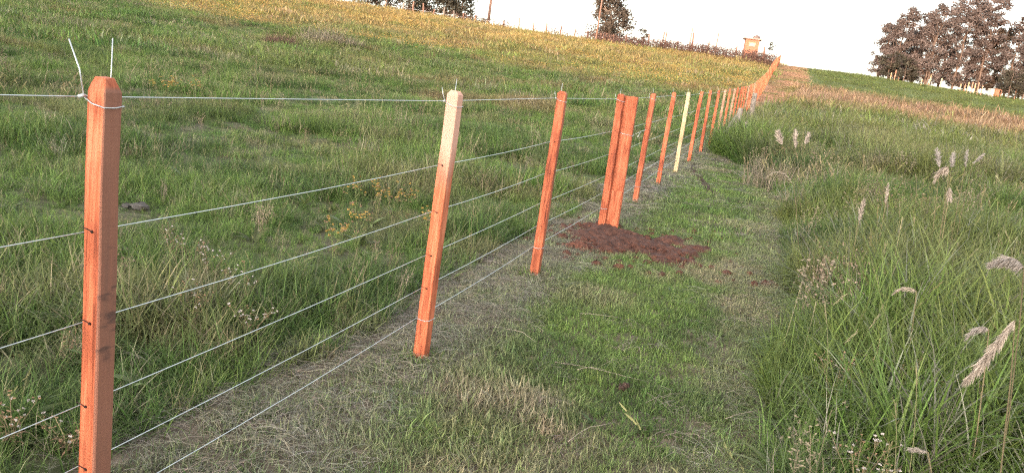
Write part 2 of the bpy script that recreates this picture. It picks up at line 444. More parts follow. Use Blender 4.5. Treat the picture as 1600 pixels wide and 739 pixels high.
def stems(n, radius, h, seed=0, head=.09, thick=.0026, hw=.0065):
    """flowering grass stems with a small feathery head"""
    rnd = random.Random(seed); mb = MB()
    for k in range(n):
        a = rnd.uniform(0, 6.283); q = radius * math.sqrt(rnd.random())
        p = Vector((math.cos(a) * q, math.sin(a) * q, 0)); L = h * rnd.uniform(.6, 1.15)
        da = rnd.uniform(0, 6.283); d = Vector((math.cos(da), math.sin(da), 0)); sd = Vector((-d.y, d.x, 0))
        pts = [p]; ang = abs(rnd.gauss(0, .15))
        for i in range(5):
            ang += rnd.uniform(.02, .16)
            pts.append(pts[-1] + (d * math.sin(ang) + Vector((0, 0, 1)) * math.cos(ang)) * L / 5)
        mb.strip(pts, thick, sd, .75, tip=False)
        top = pts[-1]; dr = (pts[-1] - pts[-2]).normalized()
        for j in range(9):
            t = j / 8; c = top - dr * head * (1 - t)
            sp = (dr + sd * rnd.uniform(-.6, .6) + d * rnd.uniform(-.4, .5)).normalized()
            mb.strip([c, c + sp * head * .22, c + sp * head * .36], hw, dr.cross(sp).normalized() if dr.cross(sp).length > 1e-3 else sd, .9)
    return mb

def straws(n, radius, length, width, seed=0):
    rnd = random.Random(seed); mb = MB()
    for k in range(n):
        a = rnd.uniform(0, 6.283); q = radius * math.sqrt(rnd.random())
        p = Vector((math.cos(a) * q, math.sin(a) * q, rnd.uniform(.005, .035)))
        da = rnd.uniform(0, 6.283); d = Vector((math.cos(da), math.sin(da), rnd.uniform(-.08, .12)))
        L = length * rnd.uniform(.3, 1.2); cv = Vector((-d.y, d.x, 0)) * rnd.uniform(-.12, .12) * L
        pts = [p - d * L / 2, p + cv * .35 + Vector((0, 0, .01)), p + d * L / 2]
        mb.strip(pts, width * rnd.uniform(.6, 1.3), Vector((-d.y, d.x, .6)).normalized(), rnd.random(), tip=False)
    return mb

def flowers(n, radius, h, size, seed=0):
    rnd = random.Random(seed); mb = MB()
    for k in range(n):
        a = rnd.uniform(0, 6.283); q = radius * math.sqrt(rnd.random())
        p = Vector((math.cos(a) * q, math.sin(a) * q, h * rnd.uniform(.6, 1.2)))
        nn = Vector((rnd.gauss(0, .5), rnd.gauss(0, .5), 1)).normalized(); t1 = nn.orthogonal().normalized(); t2 = nn.cross(t1)
        s_ = size * rnd.uniform(.6, 1.3)
        V = [p + (t1 * math.cos(b) + t2 * math.sin(b)) * s_ for b in np.linspace(0, 6.283, 6)[:-1]] + [p + nn * s_ * .4]
        mb.add(V, [(i, (i + 1) % 5, 5) for i in range(5)], None, rnd.random())
    return mb

PROTO = {}
def proto(key, mbs, mat):
    c = bpy.data.collections.new('growth_' + key)
    for i, mb in enumerate(mbs):
        o = bpy.data.objects.new('%s_%02d' % (key, i), mb.mesh(key, mat)); c.objects.link(o)
    PROTO[key] = (c, len(mbs))

proto('mown', [clump(16, .055, .052, .5, .9, .0042, 2, k) for k in range(6)], 'grass')
proto('mownfar', [clump(34, .16, .062, .5, .9, .008, 2, 20 + k) for k in range(4)], 'grass')
proto('pasture', [clump(25, .075, .20, .6, 1.25, .0054, 4, 40 + k) for k in range(7)], 'grass')
proto('pasturemid', [clump(80, .26, .23, .6, 1.1, .008, 3, 60 + k) for k in range(6)], 'grass')
proto('pasturefar', [clump(80, .75, .28, .6, .9, .026, 3, 80 + k) for k in range(5)], 'grass')
proto('pasturedist', [clump(80, 1.6, .30, .6, .8, .06, 2, 90 + k) for k in range(5)], 'grass')
proto('tall', [clump(24, .09, .47, .6, 1.6, .0088, 5, 100 + k) for k in range(8)], 'grass')
proto('tallmid', [clump(85, .28, .58, .5, 1.1, .012, 4, 120 + k) for k in range(6)], 'grass')
def dryweed(h, seed):
    rnd = random.Random(seed); mb = MB()
    for k in range(9):
        a = rnd.uniform(0, 6.283); d = Vector((math.cos(a), math.sin(a), 0)); q = rnd.uniform(.02, .13)
        top = d * q + Vector((0, 0, h * rnd.uniform(.6, 1.1))); base = d * .02; mid = base.lerp(top, .55) + Vector((rnd.gauss(0, .015), rnd.gauss(0, .015), 0))
        sd = Vector((-d.y, d.x, 0)); mb.strip([base, mid, top], .003, sd, .2, tip=False)
        for j in range(7):
            s0 = mid.lerp(top, rnd.random()); e = s0 + Vector((rnd.gauss(0, .035), rnd.gauss(0, .035), rnd.uniform(0, .05)))
            mb.strip([s0, s0.lerp(e, .5), e], .0016, sd, .3, tip=False)
            for g in range(4):
                dd = Vector((rnd.gauss(0, 1), rnd.gauss(0, 1), rnd.gauss(.3, .8))).normalized(); L = rnd.uniform(.006, .014)
                mb.strip([e, e + dd * L * .6, e + dd * L], L * .6, dd.orthogonal().normalized(), rnd.uniform(.3, 1))
    return mb
proto('dryweed', [dryweed(.42, 230 + k) for k in range(5)], 'hay')
def rosette(n, L, w, seed):
    rnd = random.Random(seed); mb = MB()
    for k in range(n):
        a = rnd.uniform(0, 6.283); d = Vector((math.cos(a), math.sin(a), 0)); el = rnd.uniform(.2, 1.2); l_ = L * rnd.uniform(.5, 1.2)
        pts = [d * .01]
        for i in range(4):
            el -= .22; pts.append(pts[-1] + (d * math.cos(el) + Vector((0, 0, math.sin(el)))) * l_ / 4)
        mb.strip(pts, w * rnd.uniform(.7, 1.3), Vector((-d.y, d.x, rnd.uniform(-.3, .3))).normalized(), rnd.random())
    return mb
proto('rosette', [rosette(11, .13, .022, 210 + k) for k in range(4)], 'grass')
proto('stem', [stems(3, .12, .72, 140 + k) for k in range(6)], 'grass')
proto('stemfar', [stems(10, .5, .68, 150 + k, .13, .007, .016) for k in range(4)], 'grass')
proto('straw', [straws(30, .12, .13, .0011, 160 + k) for k in range(6)], 'hay')
proto('strawfar', [straws(60, .3, .15, .003, 170 + k) for k in range(4)], 'hay')
proto('gold', [flowers(40, 1.4, .40, .027, 180 + k) for k in range(4)], 'petal')

def scatter(name, groups, label, cat, mat_hint=None):
    """one object of growth: points with size, turn, kind and colour; plants grow on every point"""
    col = bpy.data.collections.new('growth_' + name); order = []; base = {}
    for key in groups:
        base[key] = len(order)
        for o in PROTO[key][0].objects: order.append(o)
    names = sorted([(o.name, o) for o in order], key=lambda t: t[0])
    for i, (nm, o) in enumerate(names):
        col.objects.link(o)
    pos_of = {o.name: i for i, (nm, o) in enumerate(names)}
    P = []; S = []; Rt = []; I = []; T = []
    for key, (x, y, scl, tint, tilt) in groups.items():
        n = len(x); z = height(x, y)
        P.append(np.stack([x, y, z], 1)); S.append(scl)
        Rt.append(np.stack([RNG.normal(0, 1, n) * tilt, RNG.normal(0, 1, n) * tilt, RNG.uniform(0, 6.283, n)], 1))
        ids = np.array([pos_of[o.name] for o in PROTO[key][0].objects]); I.append(ids[RNG.integers(0, len(ids), n)]); T.append(tint)
    P = np.concatenate(P); S = np.concatenate(S); Rt = np.concatenate(Rt); I = np.concatenate(I); T = np.concatenate(T)
    me = bpy.data.meshes.new(name); me.vertices.add(len(P)); me.vertices.foreach_set('co', P.astype(np.float32).ravel())
    def attr(nm, ty, field, arr, dt=np.float32):
        a = me.attributes.new(nm, ty, 'POINT'); a.data.foreach_set(field, arr.astype(dt).ravel())
    attr('scl', 'FLOAT', 'value', S); attr('rot', 'FLOAT_VECTOR', 'vector', Rt); attr('idx', 'INT', 'value', I, np.int32)
    attr('tint', 'FLOAT_COLOR', 'color', np.concatenate([T, np.ones((len(T), 1))], 1))
    me.update()
    o = bpy.data.objects.new(name, me); COL.objects.link(o)
    g = bpy.data.node_groups.new('grow_' + name, 'GeometryNodeTree')
    g.interface.new_socket('Geometry', in_out='INPUT', socket_type='NodeSocketGeometry')
    g.interface.new_socket('Geometry', in_out='OUTPUT', socket_type='NodeSocketGeometry')
    N = g.nodes; L = g.links
    gi = N.new('NodeGroupInput'); go = N.new('NodeGroupOutput')
    ci = N.new('GeometryNodeCollectionInfo'); ci.inputs['Collection'].default_value = col
    ci.inputs['Separate Children'].default_value = True; ci.inputs['Reset Children'].default_value = True
    ip = N.new('GeometryNodeInstanceOnPoints'); ip.inputs['Pick Instance'].default_value = True
    def na(nm, ty):
        a = N.new('GeometryNodeInputNamedAttribute'); a.data_type = ty; a.inputs['Name'].default_value = nm
        return a.outputs['Attribute']
    er = N.new('FunctionNodeEulerToRotation')
    L.new(na('rot', 'FLOAT_VECTOR'), er.inputs[0]); L.new(er.outputs[0], ip.inputs['Rotation'])
    L.new(na('scl', 'FLOAT'), ip.inputs['Scale']); L.new(na('idx', 'INT'), ip.inputs['Instance Index'])
    L.new(gi.outputs[0], ip.inputs['Points']); L.new(ci.outputs[0], ip.inputs['Instance']); L.new(ip.outputs[0], go.inputs[0])
    md = o.modifiers.new('growth', 'NODES'); md.node_group = g
    tag(o, label, cat, kind='stuff')
    return o

def wedge(n, r0, r1, a0, a1):
    r = np.sqrt(RNG.uniform(r0 * r0, r1 * r1, n)); a = np.radians(RNG.uniform(a0, a1, n))
    return np.sin(a) * r, np.cos(a) * r

def dens(r0, r1, a0, a1, d):
    return int(d * .5 * math.radians(a1 - a0) * (r1 * r1 - r0 * r0))

RUT_A = np.array(at(1084, 260)[:2]); RUT_B = np.array(at(1111, 305)[:2])
HEAP_C = np.array([1.13, 7.40])
def heap_mask(x, y):
    s, u = su(x, y)
    s0, u0 = su(HEAP_C[0], HEAP_C[1])
    d = ((s - s0) / .66) ** 2 + ((u - u0) / .70) ** 2
    return 1.0 - d - (fbm(x * 4.3, y * 4.3, 91) - .5) * 2.4

GREEN = np.array([.110, .176, .040]); DEEP = np.array([.068, .122, .029]); OLIVE = np.array([.155, .165, .050])
STRAW = np.array([.34, .285, .19]); GREYS = np.array([.255, .235, .20]); RUST = np.array([.22, .13, .075])
def mixc(a, b, t): return a * (1 - t[:, None]) + b * t[:, None]
def jitter(c, k=.18): return c * (1 + RNG.normal(0, k, (len(c), 1))).clip(.5, 1.6) * (1 + RNG.normal(0, .05, c.shape)).clip(.8, 1.2)

def sel(x, y, m): return x[m], y[m]

# --- short mown grass along the fence
def mown_points(r0, r1, d, far=False):
    x, y = wedge(dens(r0, r1, -62, 40, d), r0, r1, -62, 40)
    s, u, r, az, left, right, mown = zones(x, y)
    bare = fbm(x * 1.5, y * 1.5, 51)
    tt = np.clip(((x - RUT_A[0]) * (RUT_B[0] - RUT_A[0]) + (y - RUT_A[1]) * (RUT_B[1] - RUT_A[1])) / ((RUT_B - RUT_A) @ (RUT_B - RUT_A)), 0, 1)
    dr = np.hypot(x - RUT_A[0] - tt * (RUT_B[0] - RUT_A[0]), y - RUT_A[1] - tt * (RUT_B[1] - RUT_A[1]))
    keep = mown & (u > left + .1) & (heap_mask(x, y) < .08) & (dr > .075)
    hayband = 1 - sstep(.0, .35, u)
    prob = np.clip(1.35 - 1.0 * sstep(.55, .72, bare), .65, 1) * (1 - .5 * hayband)
    keep &= RNG.random(len(x)) < prob
    x, y = sel(x, y, keep); s, u = su(x, y)
    dry = fbm(x * 1.1 + 7, y * 1.1, 55); fine = fbm(x * 6, y * 6, 57)
    t = sstep(.54, .70, dry * .75 + fine * .25)
    patch = np.exp(-(((x - .05) / .27) ** 2 + ((y - 3.42) / .34) ** 2)) + .7 * np.exp(-(((x - .62) / .28) ** 2 + ((y - 5.35) / .25) ** 2))
    t = np.clip(.75 * t + 1.0 * patch * (.5 + fine), 0, 1)
    c = mixc(mixc(np.tile(GREEN, (len(x), 1)), DEEP, sstep(.4, .65, fbm(x * 2.4, y * 2.4, 58))), STRAW * .8, t * np.where(RNG.random(len(x)) < .8, 1, .3))
    c = mixc(c, np.array([.21, .215, .125]), (.10 + .5 * (1 - sstep(.15, .55, u)) + .6 * sstep(1.2, 1.6, u)) * (.4 + .6 * sstep(.4, .65, fbm(x * 1.7, y * 1.7, 53))))
    edge = sstep(.35, .0, u)
    c = mixc(c, GREYS * .9, edge * .5 * RNG.random(len(x)))
    scl = RNG.uniform(.6, 1.25, len(x)) * (1 + .55 * patch.clip(0, 1)) * (.8 + .5 * fbm(x * 3, y * 3, 59))
    return x, y, scl, jitter(c * 1.12), .12

# --- left pasture
def pasture_tint(x, y, r, u):
    n = fbm(x / 1.6, y / 1.6, 61); n2 = fbm(x / 7, y / 7, 63); n3 = fbm(x / .5, y / .5, 64)
    c = mixc(np.tile(GREEN * 1.0, (len(x), 1)), DEEP, sstep(.42, .62, n))
    c = mixc(c, OLIVE, sstep(.45, .7, n2) * .6)
    c = mixc(c, np.array([.19, .165, .085]), sstep(.58, .74, fbm(x / 1.0 + 3, y / 1.0, 65)) * .55)
    rust = sstep(.62, .74, fbm(x / 3.2 + 5, y / 3.2, 66)) * .6 * sstep(8, 25, r)
    c = mixc(c, RUST, rust)
    dry = (RNG.random(len(x)) < .10 + .08 * sstep(.5, .7, n3)) * 1.0
    c = mixc(c, STRAW * .8, dry * .75)
    gold = sstep(46, 80, r + (n2 - .5) * 30)
    c = mixc(c, np.array([.28, .19, .08]), gold * (.25 + .5 * sstep(.3, .6, fbm(x / 3.5, y / 3.5, 79))))
    return jitter(c)

def left_points(r0, r1, d, hscale=1.0, a0=-60, a1=24, keepu=-.12):
    x, y = wedge(dens(r0, r1, a0, a1, d), r0, r1, a0, a1)
    s, u, r, az, left, right, mown = zones(x, y)
    keep = (u < left + keepu * 0 + .03) & (RNG.random(len(x)) < .55 + .45 * sstep(.3, .6, fbm(x / 1.1, y / 1.1, 67)))
    x, y = sel(x, y, keep); s, u = su(x, y); r = np.hypot(x, y)
    h = .38 + .85 * sstep(.32, .74, fbm(x / 1.4, y / 1.4, 68)) * (.6 + .8 * fbm(x / .6, y / .6, 69))
    h *= .72 + .28 * sstep(-.5, -1.0, u)
    h = np.where(r < 4.5, np.maximum(h, .75), h)
    h *= 1 - .75 * np.exp(-(((x + 3.0) / .45) ** 2 + ((y - 5.95) / .7) ** 2))
    return x, y, hscale * h * RNG.uniform(.75, 1.2, len(x)), pasture_tint(x, y, r, u), .15

# --- tall grass right of the strip
def tall_tint(x, y, r, u):
    n = fbm(x / 1.3, y / 1.3, 81); n2 = fbm(x / 4, y / 4, 83)
    c = mixc(np.tile(np.array([.105, .170, .038]), (len(x), 1)), np.array([.052, .105, .026]), sstep(.42, .62, n))
    c = mixc(c, OLIVE, np.clip(sstep(.42, .7, n2) * .6 + .45 * sstep(14, 36, r), 0, .8))
    c = mixc(c, np.array([.20, .165, .10]), sstep(.52, .68, fbm(x / 2.2 + 9, y / 2.2, 86)) * (.12 + .4 * sstep(6, 14, r)))
    dry = (RNG.random(len(x)) < .05 + .22 * sstep(.56, .7, fbm(x / .9, y / .9, 85))) * 1.0
    c = mixc(c, GREYS * .95, dry * .8)
    rj = r + (n2 - .5) * 14 + RNG.normal(0, 3.2, len(x))
    pink = sstep(47, 57, rj) * (1 - sstep(62, 76, rj)) * (u > 2)
    c = mixc(c, np.array([.27, .175, .125]), pink * .82)
    farg = sstep(66, 72, r + (n2 - .5) * 9)
    c = mixc(c, np.array([.075, .105, .03]), farg * .85)
    return jitter(c, .16)

def right_points(r0, r1, d, hs=1.0, a0=8, a1=62):
    x, y = wedge(dens(r0, r1, a0, a1, d), r0, r1, a0, a1)
    s, u, r, az, left, right, mown = zones(x, y)
    keep = (u > right + .03) & (RNG.random(len(x)) < .6 + .4 * sstep(.3, .55, fbm(x / .8, y / .8, 87)))
    x, y = sel(x, y, keep); s, u = su(x, y); r = np.hypot(x, y)
    rr = zones(x, y)[5]
    h = .5 + .8 * sstep(.3, .7, fbm(x / 1.6, y / 1.6, 88))
    h *= .62 + .38 * sstep(.0, .5, u - rr)
    h *= 1 + .12 * sstep(8, 16, r)
    h *= 1 - .55 * sstep(66, 72, r)
    return x, y, hs * h * RNG.uniform(.75, 1.2, len(x)), tall_tint(x, y, r, u), .14

def hay_points(r0, r1, d):
    x, y = wedge(dens(r0, r1, -62, 40, d), r0, r1, -62, 40)
    s, u, r, az, left, right, mown = zones(x, y)
    n = fbm(x * 1.3, y * 1.3, 95)
    wleft = sstep(-.85, -.45, u) * (1 - sstep(-.05, .45, u)) * .95
    wright = sstep(1.2, 1.6, u) * (1 - sstep(2.0, 2.3, u)) * .30
    mat_ = np.exp(-(((x - 4.25) / .55) ** 2 + ((y - 16.6) / 1.6) ** 2)) * .9
    wfar = sstep(5, 8, s) * sstep(-.3, .2, u) * (1 - sstep(1.6, 1.9, u)) * .22
    p = np.maximum(np.maximum(wleft, wright), wfar) * sstep(.3, .55, n) + mat_ + .04 * (u > -.5) * (u < 1.9)
    keep = (RNG.random(len(x)) < p) & (heap_mask(x, y) < .1) & (s < 16)
    x, y = sel(x, y, keep)
    c = mixc(np.tile(GREYS * .75, (len(x), 1)), STRAW * .7, RNG.random(len(x)) * .5)
    return x, y, RNG.uniform(.6, 1.25, len(x)), jitter(c, .2), .07

def foot_points():
    X = []; Y = []
    for s_ in (-2.07, 0.0, 1.97, 6.22, 8.11, 10.1, 12.1):
        n = 34; a_ = RNG.uniform(0, 6.283, n); q = RNG.uniform(.045, .12, n)
        X.append(P0[0] + DV[0] * s_ + np.cos(a_) * q); Y.append(P0[1] + DV[1] * s_ + np.sin(a_) * q)
    x = np.concatenate(X); y = np.concatenate(Y); n = len(x)
    return x, y, RNG.uniform(.8, 1.9, n), jitter(mixc(np.tile(GREEN, (n, 1)), STRAW * .8, (RNG.random(n) < .45) * .8)), .15
MP = mown_points(1.3, 8, 1300); FP = foot_points()
MP = tuple(np.concatenate([p, q]) for p, q in zip(MP[:4], FP[:4])) + (.12,)
scatter('mown_grass', {'mown': MP, 'mownfar': mown_points(8, 26, 170)}, 'short mown grass of the strip along the fence', 'grass')
scatter('pasture_grass', {'pasture': left_points(1.2, 9, 380, 1.0), 'pasturemid': left_points(9, 26, 46),
        'pasturefar': left_points(26, 62, 6.5), 'pasturedist': left_points(62, 150, 1.3, 1.1, -40)}, 'uneven green pasture grass on the slope behind the wires', 'grass')
scatter('tall_grass', {'tall': right_points(1.5, 10, 270), 'tallmid': right_points(10, 30, 38), 'pasturefar': right_points(30, 72, 7.5, 1.35),
        'pasturedist': right_points(72, 150, 1.2, 1.2)}, 'tall unmown grass beside the mown strip', 'grass')
def stem_points(fn, r0, r1, d, hs):
    x, y, s_, t, k = fn(r0, r1, d)
    n = len(x); c = mixc(np.tile(np.array([.22, .18, .105]), (n, 1)), np.array([.12, .125, .05]), RNG.random(n))
    return x, y, hs * RNG.uniform(.6, 1.15, n), jitter(c), .14
scatter('seeding_grass', {'stem': stem_points(right_points, 2.0, 12, 6.5, .92), 'stemfar': stem_points(right_points, 12, 50, .9, .95)}, 'thin seeding stems rising from the tall grass', 'grass')
scatter('pasture_stems', {'stem': stem_points(left_points, 3, 12, 7, .55), 'stemfar': stem_points(left_points, 12, 70, 1.0, .62)}, 'thin dry stems standing in the pasture', 'grass')
def rosette_points():
    X = []; Y = []; S_ = []; C = []
    for fn, d, sc_, r1 in ((left_points, 9, 1.25, 9), (right_points, 12, 1.7, 9), (mown_points, 10, .5, 7)):
        x, y, q, t, k = fn(1.6, r1, d); X.append(x); Y.append(y); S_.append(sc_ * RNG.uniform(.6, 1.3, len(x)))
        C.append(jitter(mixc(np.tile(np.array([.075, .13, .035]), (len(x), 1)), np.array([.14, .15, .06]), RNG.random(len(x)))))
    return np.concatenate(X), np.concatenate(Y), np.concatenate(S_), np.concatenate(C), .2
scatter('broadleaf_weeds', {'rosette': rosette_points()}, 'low broad-leaved weeds mixed into the grass', 'weeds')
def dryweed_points():
    X = []; Y = []; S_ = []
    for fn, d, r0, r1, sc_ in ((right_points, 14, 2.2, 9, 1.12), (right_points, 5, 9, 24, 1.35), (left_points, 5, 2.5, 8, .62), (left_points, 1.6, 8, 22, .75)):
        x, y, q, t, k = fn(r0, r1, d); m = RNG.random(len(x)) < sstep(.5, .64, fbm(x / 1.1 + 2, y / 1.1, 121)) + .05
        x, y = sel(x, y, m); X.append(x); Y.append(y); S_.append(sc_ * RNG.uniform(.6, 1.2, len(x)))
    x = np.concatenate(X); n = len(x)
    c = mixc(np.tile(np.array([.27, .215, .165]), (n, 1)), np.array([.19, .135, .085]), RNG.random(n))
    return x, np.concatenate(Y), np.concatenate(S_), jitter(c), .15
scatter('dry_weeds', {'dryweed': dryweed_points()}, 'thin brown-grey dry weeds among the tall grass', 'weeds')
def path_points():
    x, y = wedge(dens(34, 125, 12, 22, 14), 34, 125, 12, 22)
    s, u, r, az, left, right, mown = zones(x, y)
    x, y = sel(x, y, mown & (s > 30) & (u > .1)); n = len(x)
    c = mixc(np.tile(np.array([.30, .185, .12]), (n, 1)), np.array([.15, .145, .06]), sstep(.45, .7, fbm(x / 2, y / 2, 77)))
    return x, y, RNG.uniform(.25, .5, n), jitter(c), .1
scatter('path_grass', {'pasturefar': path_points()}, 'short dry pinkish grass on the cleared line beside the far fence', 'grass')
scatter('cut_hay', {'straw': hay_points(1.3, 9, 210), 'strawfar': hay_points(9, 22, 40)}, 'cut grey hay lying along the fence line', 'hay')
def gold_points():
    x, y = wedge(dens(46, 135, -26, 16, 1.1), 46, 135, -26, 16)
    s, u = su(x, y); r = np.hypot(x, y)
    n = fbm(x / 9, y / 9, 63 + 34)
    keep = (u < -1.5) & (RNG.random(len(x)) < sstep(48, 72, r + (n - .5) * 40) * (.08 + .72 * sstep(.42, .62, n)))
    x, y = sel(x, y, keep)
    return x, y, RNG.uniform(.7, 1.2, len(x)), np.tile(np.array([.6, .4, .05]), (len(x), 1)), .1
scatter('yellow_wildflowers', {'gold': gold_points()}, 'yellow wildflowers covering the upper slope', 'wildflowers')

#@@OBJECTS@@
# ------------------------------------------------------------------ the new wire fence
FENCE_AZ = math.atan2(DV[0], DV[1])
TOPS = {}
def post_mesh(a, h, sunk, cham, seed, wob=.002):
    """square sawn post, edges eased, top cut to a blunt pyramid"""
    rnd = random.Random(seed); mb = MB(); e = a * .045; hf = a / 2
    ring = [(-hf + e, -hf), (hf - e, -hf), (hf, -hf + e), (hf, hf - e), (hf - e, hf), (-hf + e, hf), (-hf, hf - e), (-hf, -hf + e)]
    zs = list(np.linspace(-sunk, h - cham, 9)); V = []
    bx, by = rnd.uniform(-.006, .006), rnd.uniform(-.006, .006)
    for i, z in enumerate(zs):
        t = i / (len(zs) - 1); ox = bx * math.sin(t * 3.14) + rnd.uniform(-wob, wob); oy = by * math.sin(t * 3.14) + rnd.uniform(-wob, wob)
        k = 1.03 - .05 * t
        V += [(x * k + ox, y * k + oy, z) for x, y in ring]
    V += [(x * .80, y * .80, h - cham * .52) for x, y in ring]
    V += [(x * .56 + rnd.uniform(-wob, wob), y * .56, h + rnd.uniform(-.003, .003)) for x, y in ring]
    m = len(zs) + 2
    F = [(i * 8 + j, i * 8 + (j + 1) % 8, (i + 1) * 8 + (j + 1) % 8, (i + 1) * 8 + j) for i in range(m - 1) for j in range(8)]
    F += [tuple(range((m - 1) * 8, m * 8))]
    mb.add(V, F); return mb

fence = empty('wire_fence', (float(P0[0]), float(P0[1]), -1.46))
tag(fence, 'new wire fence of square orange wooden posts running up the slope', 'fence')
FZ0 = Vector((float(P0[0]), float(P0[1]), -1.46))
WH = [1.343, 1.02, .783, .557, .383, .227]
S_LIST = [-4.1, -2.07, 0.0, 1.97, 4.27, 6.22, 8.11, 10.1, 12.1, 14.28]
while S_LIST[-1] < 116: S_LIST.append(S_LIST[-1] + 2.05 + .1 * math.sin(len(S_LIST) * 2.1))
VAR = {2: 'wood_paletop', 7: 'wood_pale', 1: 'wood_stained_shaded', 11: 'wood_dull', 13: 'wood_dull', 18: 'wood_dull', 21: 'wood_dull'}
PLAB = {1: 'stained post with a blunt pyramid top and loose wire ends', 2: 'post with a pale top third', 7: 'pale cream post among the orange ones'}
wire_pts = [[] for _ in WH]
shared = [post_mesh(.064, 1.40, .35, .028, 300 + k).mesh('post', 'wood') for k in range(5)]
def base_at(s):
    x, y = P0 + DV * s
    return Vector((x, y, float(height(x, y, False))))
for i, s in enumerate(S_LIST):
    b = base_at(s); h = 1.40
    if i == 1: h = 1.405
    var = VAR.get(i, 'wood')
    if i <= 9 or var != 'wood':
        a = {1: .055, 2: .063, 3: .066, 4: .072}.get(i, .062)
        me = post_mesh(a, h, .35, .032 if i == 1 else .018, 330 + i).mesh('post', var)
    else:
        me = shared[i % 5]
    p = bpy.data.objects.new('post', me); COL.objects.link(p); p.parent = fence
    p.location = b - FZ0
    rz = -FENCE_AZ + (random.uniform(-.07, .07) if i > 2 else {1: .02, 2: -.05}.get(i, 0))
    lean = (random.uniform(-.018, .018), random.uniform(-.018, .018)) if i > 2 and i != 4 else ((0, 0) if i != 2 else (0, .017))
    p.rotation_euler = (lean[0], lean[1], rz)
    if i in PLAB: p['label'] = PLAB[i]
    for k, wh in enumerate(WH):
        q = b + Vector((-NV[0] * .039, -NV[1] * .039, wh + (.012 if (i == 1 and k == 0) else 0)))
        wire_pts[k].append(q)
    if i <= 12:
        # wire tie at the top: a loop round the post and two loose ends sticking up
        mb = MB(); hw = {1: .0275, 4: .036}.get(i, .0315) + .003; z = WH[0] + (.012 if i == 1 else 0)
        lp = [(-hw, -hw, z), (-hw * .2, -hw - .001, z - .012), (hw, -hw, z - .018), (hw + .001, 0, z - .018), (hw, hw, z - .014), (-hw, hw, z)]
        mb.tube(lp, .0016 if i < 4 else .002, 5)
        if i in (1, 2, 3) or random.random() < .8:
            L = {1: .13, 2: .065}.get(i, .05)
            mb.tube([(-hw, -hw, z), (-hw - .012, -hw - .004, z + L * .5), (-hw - .030 * L / .09, -hw - .006, z + L)], .0017 if i == 1 else .0016, 5)
            mb.tube([(-hw - .002, hw, z), (-hw + .012, hw + .006, z + .05), (-hw + .012, hw + .007, z + .115 + (.03 if i == 1 else 0))], .0014, 5)
        mb.tube([(-hw - .004, -hw - .012, z), (-hw - .001, -hw, z + .004), (-hw - .004, -hw + .012, z)], .0045, 6)
        mb.build('wire_tie', 'wire', p, True)
        mb = MB(); z = WH[5]; mb.tube([(-hw, -hw, z), (0, -hw - .001, z - .004), (hw, -hw, z + .003), (hw, hw, z + .002), (-hw, hw, z)], .0018, 5)
        mb.build('wire_tie', 'wire', p, True)
    if i <= 6:
        for k in range(1, 5):
            mb = MB(); z = WH[k] + .012
            zz = Vector((random.uniform(-.004, .004), -hw + .0005, z))
            mb.tube([zz + Vector((0, .006, 0)), zz + Vector((0, -.002, -.001))], [.0042, .0036], 7)
            if i <= 2: mb.tube([zz + Vector((0, -.001, 0)), zz + Vector((-.016, -.001, .004)), zz + Vector((-hw + .001, 0, .005))], .0012, 4)
            mb.build('tie_nail', 'hole', p)
    TOPS[i] = b
for k, pts in enumerate(wire_pts):
    mb = MB(); full = []
    for i, q in enumerate(pts):
        if i:
            for t in (.25, .5, .75):
                m_ = pts[i - 1].lerp(q, t); m_.z -= .006 * math.sin(t * math.pi) * (1 + k % 3 * .4) * (0 if k == 0 else 1); full.append(m_)
        full.append(q)
    full = [q - FZ0 for q in full]
    mb.tube(full, [.0013 + .0010 * min(1, i / 60) for i in range(len(full))], 6); mb.build('wire', 'wire', fence, True)
# double strainer at the soil heap: thick slab beside the fifth post
b5 = base_at(4.27)
mb = MB()
mb.add([(x, y, z) for z, k in ((-.4, 1.0), (.42, 1.0), (.44, .985), (1.375, .96), (1.39, .93)) for x, y in ((-.085 * k, -.052 * k), (.085 * k, -.052 * k), (.092 * k, -.044 * k), (.092 * k, .05 * k), (-.085 * k, .055 * k))],
       [(i * 5 + j, i * 5 + (j + 1) % 5, (i + 1) * 5 + (j + 1) % 5, (i + 1) * 5 + j) for i in range(4) for j in range(5)] + [(20, 21, 22, 23, 24)])
sl = mb.build('strainer_post', 'wood', fence)
sl.location = b5 - FZ0 + Vector((NV[0] * .068, NV[1] * .068, 0)) + Vector((DV[0] * .075, DV[1] * .075, 0)); sl.rotation_euler = (0, 0, -FENCE_AZ + .12)
sl['label'] = 'thick slab post standing against the thinner fence post'
mb = MB(); mb.add([(x, y, z) for z, k in ((-.3, 1), (.40, 1.0), (.425, .95)) for x, y in ((-.080 * k, -.066), (.080 * k, -.066), (.080 * k, -.05), (-.080 * k, -.05))],
       [(i * 4 + j, i * 4 + (j + 1) % 4, (i + 1) * 4 + (j + 1) % 4, (i + 1) * 4 + j) for i in range(2) for j in range(4)] + [(8, 9, 10, 11)])
mb.build('foot_board', 'wood', sl)
mb = MB(); z = 1.02
mb.tube([(-.09, -.055, z + .01), (0, -.058, z - .012), (.09, -.056, z - .02), (.098, 0, z - .015), (.095, .05, z - .01)], .0024, 5)
mb.tube([(.098, .02, z - .01), (.16, .06, z + .03), (.21, .10, z + .055)], .0024, 5)
mb.tube([(.14, .03, z - .03), (.16, .06, z + .02), (.155, .07, z - .05)], .003, 5)
mb.build('wire_tie', 'wire', sl, True)

